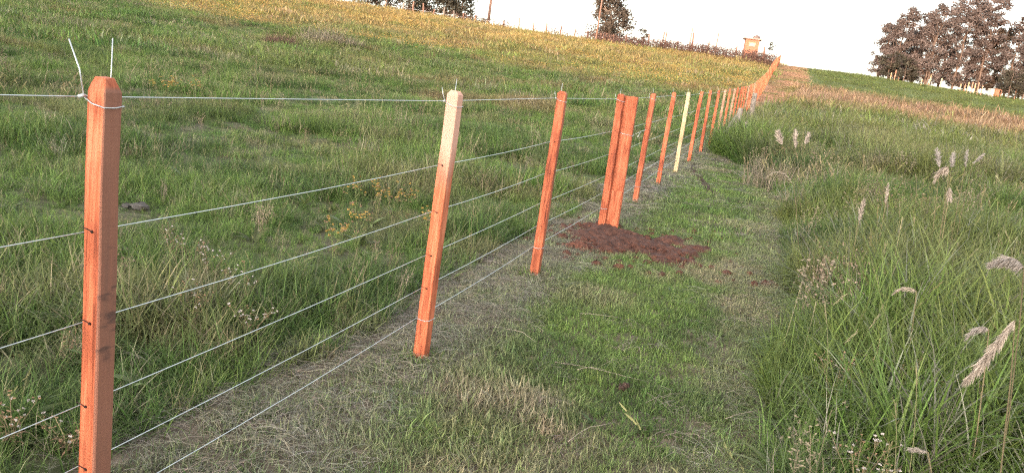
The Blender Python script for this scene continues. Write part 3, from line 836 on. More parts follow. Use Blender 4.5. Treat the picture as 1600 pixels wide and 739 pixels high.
# ------------------------------------------------------------------ soil dug out at the strainer
def grid_heap(name, cx, cy, su_r, mask, amp, seed, n=70):
    vs = []; idx = {}; mb = MB()
    xs = np.linspace(cx - su_r, cx + su_r, n); ys = np.linspace(cy - su_r, cy + su_r, n)
    X, Y = np.meshgrid(xs, ys, indexing='ij'); mk = mask(X, Y); Z = height(X, Y)
    H = np.clip(mk, 0, 1) ** .6 * amp * (.25 + 1.5 * fbm(X * 7, Y * 7, seed)) + np.clip(mk, 0, .4) * .10 * (fbm(X * 22, Y * 22, seed + 4) - .35)
    Z = Z + np.where(mk > 0, H + .004, -.03)
    c0 = Vector((cx, cy, hz(cx, cy)))
    for i in range(n):
        for j in range(n):
            if mk[i, j] > -.15: idx[i, j] = len(vs); vs.append((X[i, j] - c0.x, Y[i, j] - c0.y, Z[i, j] - c0.z))
    F = [(idx[i, j], idx[i + 1, j], idx[i + 1, j + 1], idx[i, j + 1]) for i in range(n - 1) for j in range(n - 1)
         if (i, j) in idx and (i + 1, j) in idx and (i + 1, j + 1) in idx and (i, j + 1) in idx]
    mb.add(vs, F); return mb, c0
def lump(mb, c, r, seed, sq=.7):
    rnd = random.Random(seed)
    n, m = 7, 5; V = []
    for i in range(m + 1):
        th = math.pi * i / m
        for j in range(n):
            ph = 2 * math.pi * j / n; q = r * rnd.uniform(.7, 1.2)
            V.append(c + Vector((math.sin(th) * math.cos(ph) * q, math.sin(th) * math.sin(ph) * q, math.cos(th) * q * sq)))
    F = [(i * n + j, (i + 1) * n + j, (i + 1) * n + (j + 1) % n, i * n + (j + 1) % n) for i in range(m) for j in range(n)]
    mb.add(V, F, None, rnd.random())
mb, c0 = grid_heap('soil', HEAP_C[0], HEAP_C[1], 1.25, heap_mask, .055, 93, 150)
heap = empty('soil_heap', c0); tag(heap, 'heap of dug reddish soil at the foot of the double post', 'soil')
mb.build('soil_mound', 'soil', heap)
mb = MB(); cnt = 0
while cnt < 520:
    x, y = HEAP_C + RNG.uniform(-1.2, 1.2, 2); mk = float(heap_mask(x, y))
    if mk < -.10 and random.random() > .12: continue
    s_, u_ = su(x, y)
    r_ = random.choice([.007, .010, .014, .02, .032])
    if s_ < 3.6 and mk < .6 and random.random() < .35: r_ = random.uniform(.03, .055)
    lump(mb, Vector((x, y, hz(x, y) + max(0, min(mk, 1)) ** .6 * .045 + r_ * .3)) - c0, r_, cnt); cnt += 1
o = mb.build('clods', 'clod', heap); o['kind'] = 'stuff'
hp = at(905, 391); 
mb = MB()
for k in range(46):
    d = RNG.normal(0, .085, 2); r_ = random.uniform(.012, .042) * (1.25 - min(1, np.hypot(*d) * 4))
    lump(mb, Vector((d[0], d[1] * .8, hz(hp.x + d[0], hp.y + d[1]) - hp.z + .02 * random.random() + .035 * math.exp(-(d @ d) / .01))), max(r_, .01), 700 + k)
sp = empty('spilled_soil', hp); tag(sp, 'small clump of orange soil on the grass beside the soil heap', 'soil')
o = mb.build('clods', 'clod', sp); o['kind'] = 'stuff'
c = at(972, 613); mb = MB()
for k in range(14):
    d = RNG.normal(0, .012, 3); lump(mb, Vector((d[0], d[1], .018 + abs(d[2]))), random.uniform(.008, .018), 800 + k)
cd = empty('brown_clod', c); tag(cd, 'single round brown clod lying in the mown grass', 'clod'); mb.build('clod_body', 'dung', cd)
# two grey stones in the pasture behind the first post
c = at(206, 328)
for k, (dx, r_, lab) in enumerate([(-.05, .032, 'small grey stone in the pasture behind the stained post'), (.05, .052, 'larger flat grey stone beside a small one behind the stained post')]):
    mb = MB(); lump(mb, Vector((0, 0, 0)), r_, 820 + k, .75)
    V = [Vector(v) for v in mb.v]
    o = mb.build('stone', 'stone', None, False, c + Vector((dx, .02 * k, .015 + r_ * .3))); tag(o, lab, 'stone', 'stones in the pasture'); o.scale = (1.4, 1, 1)

# ------------------------------------------------------------------ old weathered timbers by the fence
def timber(p0, p1, r0, r1, label, name='weathered_post'):
    mb = MB(); p0 = Vector(p0); p1 = Vector(p1)
    if p1.z < p0.z: p0, p1, r0, r1 = p1, p0, r1, r0
    d = (p1 - p0).normalized()
    for k in range(200):
        if p0.z < hz(p0.x, p0.y) - .12: break
        p0 = p0 - d * .02
    d = p1 - p0
    pts = [d * t + Vector((random.uniform(-.015, .015), random.uniform(-.015, .015), 0)) for t in (0, .25, .5, .75, 1)]
    mb.tube(pts, [r0 + (r1 - r0) * t * random.uniform(.9, 1.1) for t in (0, .25, .5, .75, 1)], 9)
    o = mb.build(name, 'wood_grey', None, False, p0); tag(o, label, 'post', 'old timbers by the fence'); return o
RA = 20.5
a0 = at_r(1147, RA); a0 = ray_at(1147, 212, RA); timber(a0, ray_at(1158, 171, RA + .3), .075, .065, 'thick weathered grey post leaning by the fence, base in grass')
timber(ray_at(1155, 190, RA + .1) + Vector((.12, -.15, 0)), ray_at(1168, 219, RA - .2) + Vector((.12, -.15, 0)), .06, .07, 'short grey timber propped slanting against the leaning grey post')
RB = 27.0
timber(ray_at(1174, 178, RB), ray_at(1181, 146, RB), .08, .075, 'upright grey post behind the leaning ones near the fence')
timber(ray_at(1135, 206, 19.0), ray_at(1150, 182, 19.5), .05, .045, 'thin pale pole tilted low along the fence foot')

# rut in the mown strip
rp = [at(px, py) for px, py in ((1084, 258), (1082, 266), (1090, 276), (1098, 287), (1106, 296), (1111, 305))]
mb = MB(); V = []; F = []
for i, p in enumerate(rp):
    d = (rp[min(i + 1, 5)] - rp[max(i - 1, 0)]).normalized(); sd = Vector((-d.y, d.x, 0)); w = .032 if 0 < i < 5 else .015
    for q, dz in ((-1.6, -.01), (-.8, .05), (0, .012), (.8, .05), (1.6, -.01)): V.append(p - rp[0] + sd * w * q + Vector((0, 0, dz)))
for i in range(5):
    for j in range(4): F.append((i * 5 + j, i * 5 + j + 1, i * 5 + j + 6, i * 5 + j + 5))
mb.add(V, F); o = mb.build('rut', 'dung', None, False, rp[0]); tag(o, 'dark narrow rut curving across the mown strip', 'rut', kind='structure')

# ------------------------------------------------------------------ trees
def tree(name, base, h, spread, label, leaf, bark, group, crown0=.3, nclump=26, per=95, ls=.32, lean=(0, 0), trunk_r=None, dens_bottom=1.0, asp=.55, csize=.42, cat='tree', top_narrow=.5, forks=1):
    t = empty(name, base); tag(t, label, cat, group)
    tr = MB(); rr_ = trunk_r or h * .017
    def axis(q): return Vector((lean[0] * q * q, lean[1] * q * q, h * q))
    tops = []
    for fk in range(forks):
        off = Vector((random.uniform(-.3, .3) * (fk > 0), random.uniform(-.3, .3) * (fk > 0), 0)) * spread * .5
        pts = [axis(q) + off * q * 1.5 + Vector((random.uniform(-.02, .02), random.uniform(-.02, .02), 0)) * h * (0 < q < 1) for q in np.linspace(0, .93, 8)]
        pts[0] = pts[0] - Vector((0, 0, .5)); tr.tube(pts, [rr_ * (1.25 - 1.1 * q) for q in np.linspace(0, 1, 8)], 7)
    cl = []
    for k in range(nclump):
        q = crown0 + (1 - crown0) * ((k + random.random()) / nclump) ** (1 / dens_bottom)
        w = spread * (1 - (abs(q - (crown0 + .35 * (1 - crown0))) / (1 - crown0)) ** 1.6 * top_narrow * 1.6) * math.sqrt(random.uniform(.05, 1))
        a_ = random.uniform(0, 6.283)
        c = axis(q) + Vector((math.cos(a_) * w, math.sin(a_) * w, random.uniform(-.03, .03) * h)); cl.append((c, q))
        s0 = axis(max(crown0 * .7, q - .16))
        tr.tube([s0, s0.lerp(c, .5) + Vector((0, 0, -.02 * h)), c], [rr_ * .36 * (1.15 - q), rr_ * .22, rr_ * .08], 5)
    tr.build('trunk', bark, t, True)
    cr = MB(); sz = spread * csize
    for c, q in cl:
        k = random.uniform(.55, 1.2); rn = random.random()
        for j in range(int(per * k)):
            v = Vector((random.gauss(0, 1), random.gauss(0, 1), random.gauss(0, .8))); v = v.normalized() * random.random() ** .45 * sz * k
            v.z *= .8
            p = c + v; d = Vector((random.gauss(0, 1), random.gauss(0, 1), random.gauss(-.4, .8))).normalized(); sd = d.orthogonal().normalized()
            sd = (Quaternion(d, random.uniform(0, 6.28)) @ sd); L = ls * random.uniform(.5, 1.3)
            cr.add([p, p + d * L * .5 + sd * L * asp * .5, p + d * L, p + d * L * .5 - sd * L * asp * .5], [(0, 1, 2, 3)], [0, .5, 1, .5], rn * .6 + random.random() * .4)
    cr.build('crown', leaf, t)
    return t

# row of gum trees on the skyline at the right
random.seed(21)
GUM = [(1368, 128, 9.5, 'gumleaf'), (1386, 122, 11.5, 'gumleaf'), (1404, 132, 9.0, 'gumleaf'), (1422, 126, 11.6, 'gumleaf'), (1442, 120, 12.6, 'gumleaf'), (1462, 128, 14.2, 'gumleaf'),
       (1484, 122, 14.6, 'gumleaf'), (1503, 130, 14.4, 'gumleaf'), (1520, 124, 15.4, 'gumleaf'), (1543, 126, 10.5, 'oliveleaf'), (1566, 122, 12.5, 'gumleaf'), (1588, 128, 15.0, 'gumleaf'), (1612, 124, 14.5, 'gumleaf')]
GLAB = ['outermost gum tree at the open end of the skyline row', 'second gum tree from the open end of the skyline row', 'low gum tree third from the open end of the row', 'gum tree fourth from the open end of the skyline row',
        'gum tree fifth from the open end of the skyline row', 'tall gum tree sixth from the open end of the row', 'tall gum tree seventh from the open end of the row', 'gum tree eighth in the skyline row, in its densest part',
        'tallest gum tree, just before the sky gap in the row', 'low dark gum tree under the sky gap in the row', 'gum tree just after the sky gap in the row', 'tall gum tree near the picture edge after the sky gap', 'gum tree cut by the picture edge at the end of the row']
for (px, r_, h_, lf), lab in zip(GUM, GLAB):
    tree('gum_tree', at_r(px, r_), h_ * .87, random.uniform(1.7, 2.3), lab, lf, 'bark', 'gum trees in a row on the skyline', crown0=.08, nclump=84, per=130, ls=.27, csize=.33, lean=(random.uniform(.2, 1.2), 0), top_narrow=.6, forks=2, trunk_r=.11)
for px, r_, h_, lab in [(1384, 119, 3.6, 'dark low bush under the open end of the gum row'), (1408, 118, 3.2, 'dark low bush under the third and fourth gum trees'), (1572, 117, 3.6, 'dark low bush under the gums after the sky gap'), (1594, 118, 3.4, 'dark low bush by the picture edge under the gums')]:
    tree('dark_bush', at_r(px, r_), h_, 1.5, lab, 'darkleaf', 'bark', 'dark bushes under the gum trees', crown0=.15, nclump=16, per=70, ls=.3, cat='bush', top_narrow=.4, trunk_r=.07)
# trees on the skyline at the left
LT = [(572, 150, 9.0, 3.2, 'dark tree at the low end of the group on the left skyline'), (604, 152, 9.5, 3.4, 'second dark tree of the group on the left skyline'), (636, 150, 9.5, 3.2, 'middle dark tree of the group on the left skyline'),
      (664, 153, 9.0, 3.3, 'fourth dark tree of the group on the left skyline'), (694, 149, 8.6, 3.2, 'dark tree last but one in the left skyline group'), (718, 146, 7.2, 2.7, 'lower dark tree ending the left skyline group')]
for px, r_, h_, sp_, lab in LT:
    tree('dark_tree', at_r(px, r_), h_, sp_, lab, 'darkleaf', 'bark', 'dark trees on the left skyline', crown0=.16, nclump=34, per=110, ls=.42, top_narrow=.45, trunk_r=.2)
tree('small_tree', at_r(752, 190), 4.6, 2.0, 'small far tree behind the thick utility pole', 'darkleaf', 'bark', None, crown0=.2, nclump=16, per=60, ls=.4)
tree('broad_tree', at_r(950, 140), 9.4, 3.4, 'broad rounded tree beside the thin utility pole', 'oliveleaf', 'palebark', None, crown0=.10, nclump=70, per=150, ls=.40, top_narrow=.45, trunk_r=.32, lean=(-1.4, 0))
tree('young_tree', at_r(1000, 135), 3.4, .95, 'small narrow tree in the hedge right of the broad tree', 'oliveleaf', 'bark', None, crown0=.12, nclump=18, per=50, ls=.3)
tree('young_tree', at_r(985, 134), 1.9, .9, 'low round bush between the broad tree and the narrow one', 'darkleaf', 'bark', None, crown0=.1, nclump=12, per=45, ls=.28, cat='bush')
tree('thin_tree', at_r(1198, 150), 4.6, .7, 'thin far tree between the brick hut and the fence top', 'darkleaf', 'bark', None, crown0=.72, nclump=7, per=30, ls=.3, trunk_r=.05)

# ------------------------------------------------------------------ back fence, hedge, poles, hut
BF = [(600, 1.4), (628, 1.5), (643, 1.7), (659, 1.7), (675, 1.2), (691, 1.6), (707, 1.4), (722, 1.3), (740, 1.3), (785, 1.2), (808, 1.7), (831, 1.3), (851, 1.6), (873, 1.6), (895, 1.4), (915, 1.3),
      (936, 1.3), (940, 1.2), (944, 1.35), (949, 1.2), (956, 1.3), (975, 1.4), (1010, 1.9), (1031, 2.3), (1035, 2.5), (1055, 1.4), (1073, 3.1), (1077, 2.6), (1102, 1.7), (1114, 2.9), (1146, 1.6), (1189, 1.9), (1172, 1.4)]
def BR(px): return float(np.interp(px, [560, 760, 950, 1100, 1200], [126, 124, 122, 116, 104]))
bf = empty('old_post_fence', at_r(900, BR(900))); tag(bf, 'old fence of uneven weathered posts along the skyline', 'fence')
o0 = Vector(bf.location); tops = []
for px, h_ in sorted(BF):
    h_ *= 1.25; p = at_r(px, BR(px)); mb = MB(); r_ = random.uniform(.11, .16)
    mb.tube([Vector((0, 0, -.4)), Vector((random.uniform(-.03, .03), 0, h_ * .5)), Vector((random.uniform(-.12, .12), 0, h_))], [r_, r_ * .95, r_ * .8], 7)
    q = mb.build('post', random.choice(['wood_pole', 'wood_pole', 'wood_grey']), bf); q.location = p - o0; tops.append(p - o0)
for z in (.5, 1.0):
    mb = MB(); mb.tube([p + Vector((0, 0, z)) for p in tops], .012, 4); mb.build('wire', 'wire', bf)
mb = MB(); hd0 = at_r(1070, BR(1070) - 1)
for k in range(26000):
    px = 575 + 630 * random.random() ** .62
    den = float(np.interp(px, [575, 800, 900, 940, 1000, 1200], [.25, .25, .2, .8, 1, 1]))
    if random.random() > den: continue
    r_ = BR(px) + random.uniform(-1.6, .8); p = at_r(px, r_) if k % 12 == 0 else p
    hmax = float(np.interp(px, [575, 880, 940, 1060, 1120, 1200], [.8, .7, 1.3, 1.5, 1.5, 1.6])) * (.5 + 1.0 * float(fbm(px / 9.0, 3.0, 111)))
    q = p + Vector((random.uniform(-.8, .8), random.uniform(-.8, .8), random.random() ** .8 * hmax)) - hd0
    d = Vector((random.gauss(0, .6), random.gauss(0, .6), random.gauss(.6, .6))).normalized(); sd = d.orthogonal().normalized(); L = random.uniform(.12, .34)
    mb.add([q, q + d * L * .5 + sd * L * .22, q + d * L, q + d * L * .5 - sd * L * .22], [(0, 1, 2, 3)])
o = mb.build('dry_hedge', 'hedgeleaf', None, False, hd0); tag(o, 'low reddish dry hedge growing through the old skyline fence', 'hedge', kind='stuff')

def utility_pole(base, h, r_, label):
    t = empty('utility_pole', base, random.uniform(-.3, .3)); tag(t, label, 'utility pole', 'utility poles on the slope')
    mb = MB(); mb.tube([(0, 0, -1), (.02, 0, h * .4), (.05, 0, h)], [r_, r_ * .9, r_ * .7], 10); mb.build('pole', 'wood_pole', t, True)
    mb = MB(); mb.box(-.9, .9, -.06 - r_, .05 - r_, h - .55, h - .42); arm = mb.build('crossarm', 'wood_pole', t)
    for x in (-.75, 0, .75):
        mb = MB(); mb.tube([(x, -r_, h - .42), (x, -r_, h - .36), (x, -r_, h - .28)], [.03, .06, .03], 8); mb.build('insulator', 'white', arm)
utility_pole(at(762, 42), 8.5, .33, 'thick leaning utility pole on the golden slope')
utility_pole(at_r(929, 118), 8.5, .13, 'thin utility pole in front of the broad tree')

hb = at_r(1167, 113); hut = empty('brick_hut', hb, rad(-10)); tag(hut, 'small orange brick hut with flat roof behind the hedge', 'hut')
mb = MB(); hh = 2.95
mb.box(-.92, .92, -.9, .9, -.5, hh); mb.build('wall', 'brick', hut)
mb = MB(); mb.box(-1.25, 1.2, -1.2, 1.15, hh + .003, hh + .17); mb.build('roof', 'slab', hut)
mb = MB(); mb.box(-.38, .42, -.93, -.903, hh - .85, hh - .42); wdw = mb.build('window', 'pane', hut)
mb = MB(); mb.box(-.46, .50, -.97, -.931, hh - .93, hh - .853); mb.build('sill', 'slab', wdw)
tk = empty('water_tank', hb + Vector((.55, .1, hh + .173))); tag(tk, 'dark low water tank on the roof of the brick hut', 'tank')
mb = MB(); mb.tube([(0, 0, 0), (0, 0, .06), (0, 0, .38), (0, 0, .48)], [.45, .5, .48, .3], 14); mb.build('tank_body', 'tank', tk)
mb = MB(); mb.tube([(0, 0, .483), (0, 0, .56)], [.2, .17], 12); mb.build('lid', 'tank', tk)
for px, r_, w, h_, mt, lab in [(1545, 117, .22, .85, 'white', 'white pillar under the gum trees beside an orange one'), (1552, 117, .26, .9, 'brick', 'orange brick pillar under the gum trees beside a white one')]:
    p = at_r(px, r_); t = empty('pillar', p); tag(t, lab, 'pillar', 'pillars under the gum trees')
    mb = MB(); mb.box(-w, w, -.35, .35, -.4, h_); mb.build('shaft', mt, t)
    mb = MB(); mb.box(-w - .06, w + .06, -.41, .41, h_ + .003, h_ + .12); mb.build('cap', mt, t)
gf = empty('stake_fence', at_r(1450, 118)); tag(gf, 'pale stakes standing along the foot of the gum trees', 'fence'); g0 = Vector(gf.location)
for px in (1388, 1394, 1400, 1436, 1448, 1466, 1497, 1503, 1508, 1514, 1519, 1524, 1530, 1560, 1582):
    mb = MB(); h_ = random.uniform(.9, 1.7); mb.tube([(0, 0, -.3), (random.uniform(-.05, .05), 0, h_)], [.08, .06], 6)
    q = mb.build('post', random.choice(['wood_pale', 'wood_dull']), gf); q.location = at_r(px, 117.5 + random.uniform(-.5, .5)) - g0

# ------------------------------------------------------------------ single plants
def plume_plant(px, py, tip, curve, label, mat='plume', root=None, stalk='stalk', pl=.22, pw=.05, r=None, n=90, sag=0.0, side_droop=.35):
    """one plume grass stem: root on the ground, stem through the given pixel, plume running to the tip pixel"""
    a_ = ray_at(px, py, r); b_ = ray_at(tip[0], tip[1], r + curve)
    rx, ry = (a_.x, a_.y) if root is None else (lambda v: (v.x, v.y))(ray_at(root[0], root[1], r))
    g = Vector((rx, ry, hz(rx, ry)))
    t = empty('plume_grass', g); tag(t, label, 'grass', 'plume grasses in the tall grass')
    A = a_ - g; B = b_ - g
    pts = [Vector((0, 0, -.02)), A * .35 + Vector((0, 0, A.z * .08)), A * .75 + Vector((0, 0, A.z * .06)), A, A.lerp(B, .5) + Vector((0, 0, sag)), B]
    mb = MB(); mb.tube(pts, [.0032, .003, .0026, .0022, .0016, .0008], 5); mb.build('stem', stalk, t, True)
    mb = MB(); dv_ = (B - A); Lp = dv_.length
    n *= 4
    for k in range(n):
        q = (k + random.random()) / n
        c = (A * (1 - q) ** 2 + (A.lerp(B, .5) + Vector((0, 0, sag * 2))) * 2 * q * (1 - q) + B * q * q)
        prof = math.sin(math.pi * min(1, q * .9 + .1)) ** .7
        sidev = Vector((random.gauss(0, 1), random.gauss(0, 1), random.gauss(0, .8) - side_droop)).normalized()
        d = (dv_.normalized() * random.uniform(.8, 1.3) + sidev * .5).normalized()
        L = pw * .7 * (.35 + .6 * prof) * random.uniform(.6, 1.3)
        sd = d.cross(Vector((random.gauss(0, 1), random.gauss(0, 1), random.gauss(0, 1)))).normalized()
        mb.strip([c, c + d * L * .5 + Vector((0, 0, -.02 * L)), c + d * L + Vector((0, 0, -.15 * L))], L * .13, sd, random.random())
    mb.build('plume', mat, t)
    mb = MB()
    for k in range(7):
        a2 = random.uniform(0, 6.283); d = Vector((math.cos(a2), math.sin(a2), 0)); L = random.uniform(.25, .45) ; ang = .2; pp = [Vector((d.x * .02, d.y * .02, 0))]
        for i in range(4): ang += .28; pp.append(pp[-1] + (d * math.sin(ang) + Vector((0, 0, math.cos(ang)))) * L / 4)
        mb.strip(pp, .006, Vector((-d.y, d.x, 0)), random.random())
    mb.build('leaves', 'greenstalk', t)
random.seed(8)
plume_plant(1586, 500, (1508, 597), -.1, 'large drooping beige plume near the picture edge', r=3.0, root=(1600, 700), pl=.3, pw=.06, n=170, sag=-.01)
plume_plant(1600, 418, (1552, 416), -.1, 'broad grey plume bending in from the picture edge', 'plumegrey', r=3.6, root=(1622, 560), pw=.085, n=150, sag=.035, side_droop=1.2)
plume_plant(1483, 268, (1462, 284), .0, 'pale curled plume highest of the mid-field tuft', r=7.5, root=(1486, 330), pw=.10, n=80, sag=.08, side_droop=.9)
plume_plant(1484, 292, (1484, 310), .0, 'short pale plume just under the pale curled one', r=7.4, root=(1488, 340), pw=.09, n=50)
plume_plant(1468, 262, (1464, 232), .2, 'upright feathery plume left of the pale curled one', 'plumegrey', r=8.0, root=(1474, 330), pw=.09, n=60)
plume_plant(1487, 262, (1490, 240), .2, 'blunt upright plume just above the pale curled one', 'plumegrey', r=8.0, root=(1484, 330), pw=.10, n=60)
plume_plant(1508, 262, (1512, 234), .2, 'thin upright plume right of the pale curled one', 'plumegrey', r=8.2, root=(1500, 330), pw=.07, n=50)
plume_plant(1520, 256, (1538, 240), .2, 'plume slanting away right of the thin upright one', 'plumegrey', r=8.2, root=(1505, 330), pw=.07, n=50)
plume_plant(1342, 345, (1350, 312), .1, 'pinkish upright plume low beside the mown strip', r=6.4, root=(1340, 372), pw=.075, n=70)
plume_plant(1384, 318, (1388, 286), .1, 'slim pinkish plume behind the low upright one', r=7.2, root=(1380, 360), pw=.055, n=60)
plume_plant(1240, 290, (1194, 281), -.1, 'long thin stem arching over the strip edge', r=7.0, root=(1272, 330), stalk='stalk', pw=.035, n=34, sag=.09)
plume_plant(1545, 515, (1510, 530), -.05, 'small grey plume arching beside the large beige one', 'plumegrey', r=3.6, root=(1560, 600), pw=.05, n=60, sag=.03, side_droop=1.0)
plume_plant(1432, 455, (1396, 460), .0, 'small pale plume arching low over the green grass', r=4.6, root=(1440, 500), pw=.045, n=50, sag=.03, side_droop=1.0)
plume_plant(1450, 706, (1420, 702), .0, 'plume lying nearly flat low in the grass', 'plumegrey', r=2.75, root=(1530, 735), pw=.03, n=60, sag=.004)
plume_plant(1222, 226, (1216, 206), .2, 'fan-shaped dry plume, first of the tuft beyond the strip', r=13.5, root=(1226, 262), pw=.2, n=80)
plume_plant(1243, 232, (1243, 204), .2, 'pointed dry plume in the middle of the tuft beyond the strip', r=13.6, root=(1243, 262), pw=.15, n=80)
plume_plant(1258, 226, (1264, 208), .2, 'curved dry plume, last of the tuft beyond the strip', r=13.7, root=(1250, 262), pw=.15, n=80)

def dry_tuft(p, h, rad_, n, label, mat='drytuft', w=.006):
    t = empty('dry_tuft', p); tag(t, label, 'grass', 'dry tufts among the green grass')
    mb = clump(n, rad_, h, .5, 1.0, w, 4, int(p.x * 1000) % 997); mb.build('blades', mat, t)
    mb = stems(max(3, n // 25), rad_, h * 1.1, int(p.y * 1000) % 991, h * .2, w * .6, w * 1.6); mb.build('stems', 'stalk', t)
def gp(px, py, r):
    v = ray_at(px, py, r); return Vector((v.x, v.y, hz(v.x, v.y)))
dry_tuft(gp(1240, 240, 13.6), .55, .75, 330, 'brown dry tuft under the three plumes beyond the strip', w=.011)
dry_tuft(gp(1288, 195, 20), .6, .8, 260, 'dry brown tuft farther up than the three plumes', w=.016)
dry_tuft(gp(1470, 290, 7.8), .42, .9, 420, 'wide grey-brown dry tuft under the pale curled plume', w=.007)
dry_tuft(gp(1440, 385, 5.2), .30, .22, 130, 'small dry tuft midway between curled plume and weeds', w=.004)
for px, py, r_, h_, lab in [(508, 46, 47, 1.1, 'large reddish dry tussock on the upper slope'), (545, 52, 46, .7, 'smaller dry tussock beside the large reddish one'), (440, 62, 41, .6, 'low rusty tussock downhill of the large reddish one')]:
    dry_tuft(gp(px, py, r_), h_, 1.5 if h_ > 1 else .8, 420, lab, 'hedgeleaf' if h_ < .65 else 'drytuft', .03)

def weed(p, h, spread, label, head, headmat, nst=9, hs=.008, name='seeding_weed', cat='weed', group='seeding weeds', stalk='stalk'):
    """branched weed: stems fork twice, small heads at the ends"""
    t = empty(name, p); tag(t, label, cat, group)
    st = MB(); hd = MB(); br = MB()
    for k in range(nst):
        a_ = random.uniform(0, 6.283); d = Vector((math.cos(a_), math.sin(a_), 0)) * spread * random.uniform(.3, 1)
        top = d + Vector((0, 0, h * random.uniform(.7, 1.05))); mid = d * .35 + Vector((0, 0, top.z * .55))
        st.tube([Vector((0, 0, -.01)) + d * .08, mid, top], [.0028, .0022, .0012], 4)
        for j in range(random.randint(3, 6)):
            s0 = mid.lerp(top, random.uniform(.3, 1)); e = s0 + Vector((random.gauss(0, .03), random.gauss(0, .03), random.uniform(.01, .06))) * (h / .4)
            st.tube([s0, e], [.0012, .0008], 3)
            tgt = hd if random.random() < head else br
            nn = Vector((random.gauss(0, .4), random.gauss(0, .4), 1)).normalized()
            for q in range(9 if tgt is hd else 5):
                dd = (nn * random.uniform(.1, .8) + Vector((random.gauss(0, 1), random.gauss(0, 1), random.gauss(0, .5)))).normalized(); sd = dd.orthogonal().normalized()
                L = hs * random.uniform(.7, 1.2)
                tgt.strip([e, e + dd * L * .6, e + dd * L], L * .75, sd, random.random())
        for j in range(3):
            s0 = mid * random.uniform(.3, 1); dd = Vector((random.gauss(0, 1), random.gauss(0, 1), .3)).normalized(); sd = Vector((-dd.y, dd.x, 0)).normalized()
            br.strip([s0, s0 + dd * .03, s0 + dd * .055 + Vector((0, 0, -.015))], .008, sd, random.random())
    st.build('stems', stalk, t)
    if hd.v: hd.build('heads', headmat, t)['kind'] = 'stuff'
    if br.v: br.build('dry_leaves', 'brownbract', t)
random.seed(33)
WEEDS = [(1452, 520, 4.2, .42, .17, 'brown seeding weed with white heads above the middle of the tall grass', .5), (1365, 640, 3.2, .34, .13, 'brown seeding weed with pale heads low near the strip edge', .5),
         (1325, 520, 4.1, .40, .12, 'straw-coloured weed with few white heads near the strip', .3), (1420, 655, 3.1, .34, .06, 'small weed with two white heads right of the low one', .6),
         (1560, 700, 2.9, .30, .08, 'small white-headed weed near the lower picture edge', .5), (1490, 455, 5.0, .38, .2, 'greyish weed patch behind the brown seeding weed', .25),
         (300, 470, 4.0, .45, .18, 'brown forked weed just past the stained post', .35), (330, 415, 4.8, .42, .2, 'white-dotted weed behind the brown forked one', .6),
         (385, 430, 4.4, .40, .14, 'white-headed weed midway along the third wire', .7), (395, 475, 3.9, .36, .12, 'sparse white-dotted weed nearest the fence hay', .5),
         (20, 530, 3.0, .30, .12, 'low brown weed at the picture edge beside the stained post', .4), (110, 590, 2.9, .22, .16, 'grey dry weed just before the stained post foot', .1),
         (270, 405, 5.2, .40, .12, 'white-headed weed behind and left of the brown forked one', .6)]
for px, py, r_, h_, sp_, lab, hd_ in WEEDS:
    weed(gp(px, py, r_), h_ * (.62 if px < 500 else .9), sp_ * 1.15, lab, hd_, 'fluff', 7, .0075)
YEL = [(560, 300, 7.0, .42, .14, 'yellow-flowered weed at the far side of the flower patch'), (590, 305, 7.2, .42, .13, 'densest yellow-flowered weed of the patch by the pale-topped post'), (612, 312, 7.0, .40, .13, 'yellow-flowered weed midway in the patch'),
       (638, 312, 7.0, .42, .13, 'yellow-flowered weed next to the pale-topped post'), (525, 370, 5.6, .34, .10, 'low yellow-flowered weed in front of the patch'), (560, 350, 6.0, .36, .10, 'sparse yellow-flowered weed below the patch'), (668, 345, 6.2, .40, .06, 'yellow-flowered weed half hidden by the pale-topped post')]
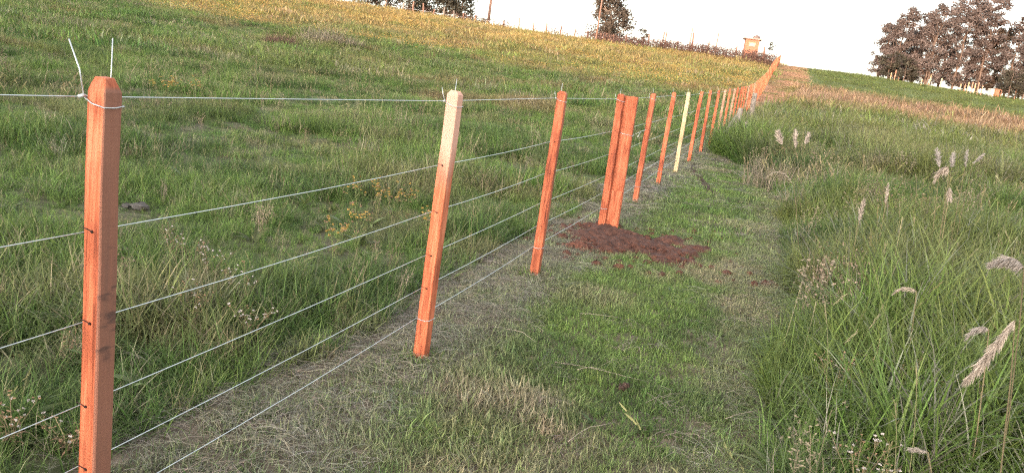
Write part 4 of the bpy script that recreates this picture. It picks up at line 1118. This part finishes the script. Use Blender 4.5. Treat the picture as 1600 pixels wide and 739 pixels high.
for px, py, r_, h_, sp_, lab in YEL:
    weed(gp(px, py, r_), h_ * .85, sp_, lab, .55, 'petal', 6, .0125, 'yellow_wildflower', 'wildflower', 'yellow wildflowers by the fence', 'greenstalk')
for px, py, r_, h_, sp_, lab in [(255, 130, 14.5, .42, .5, 'pale yellow weed patch up the slope behind the stained post'), (290, 132, 14.8, .42, .45, 'second pale yellow weed patch up the slope')]:
    weed(gp(px, py, r_), h_, sp_, lab, .6, 'petal', 12, .016, 'yellow_wildflower', 'wildflower', 'yellow wildflowers by the fence', 'greenstalk')
# loose stalks lying on the mown strip
STK = [((900, 590), (945, 588), 'pale stalk lying on the mown strip beyond the brown clod'), ((885, 705), (960, 672), 'bent stalk near the lower edge of the mown strip'), ((865, 578), (1010, 607), 'long thin stalk pointing at the brown clod'),
       ((905, 500), (970, 506), 'pale stalk lying midway between post and strip edge'), ((790, 525), (835, 545), 'thin stalk lying beyond the dry patch'), ((1130, 668), (1190, 648), 'stalk lying at the edge of the tall grass'), ((1190, 495), (1235, 487), 'white leaf scrap at the edge of the tall grass')]
for (a_, b_, lab) in STK:
    p = at(*a_); q = at(*b_); mb = MB(); m_ = p.lerp(q, .5) + Vector((random.uniform(-.03, .03), random.uniform(-.03, .03), 0))
    pts = [Vector((0, 0, .045)), (p.lerp(m_, .5) - p) + Vector((0, .01, .05)), m_ - p + Vector((0, 0, .055)), (m_.lerp(q, .5) - p) + Vector((0, -.01, .05)), q - p + Vector((0, 0, .04))]
    mb.tube(pts, [.0014, .0013, .0013, .001, .0006], 5); o = mb.build('cut_stalk', 'plume', None, True, p); tag(o, lab, 'stalk', 'cut stalks on the strip')

def tussock(p, h, rad_, n, label):
    t = empty('grass_tussock', p); tag(t, label, 'grass', 'green tussocks at the strip edge')
    m_ = blade_mat('tussock_blades', False, (.085, .125, .045), .35, .2); clump(n, rad_, h, .4, 1.5, .0045, 5, 77).build('blades', m_, t)
tussock(gp(1265, 700, 3.05), .36, .10, 260, 'dense grey-green tussock at the strip edge near the lower picture edge')
tussock(gp(1205, 500, 4.9), .22, .10, 120, 'small green tussock on the strip edge beside the tall grass')
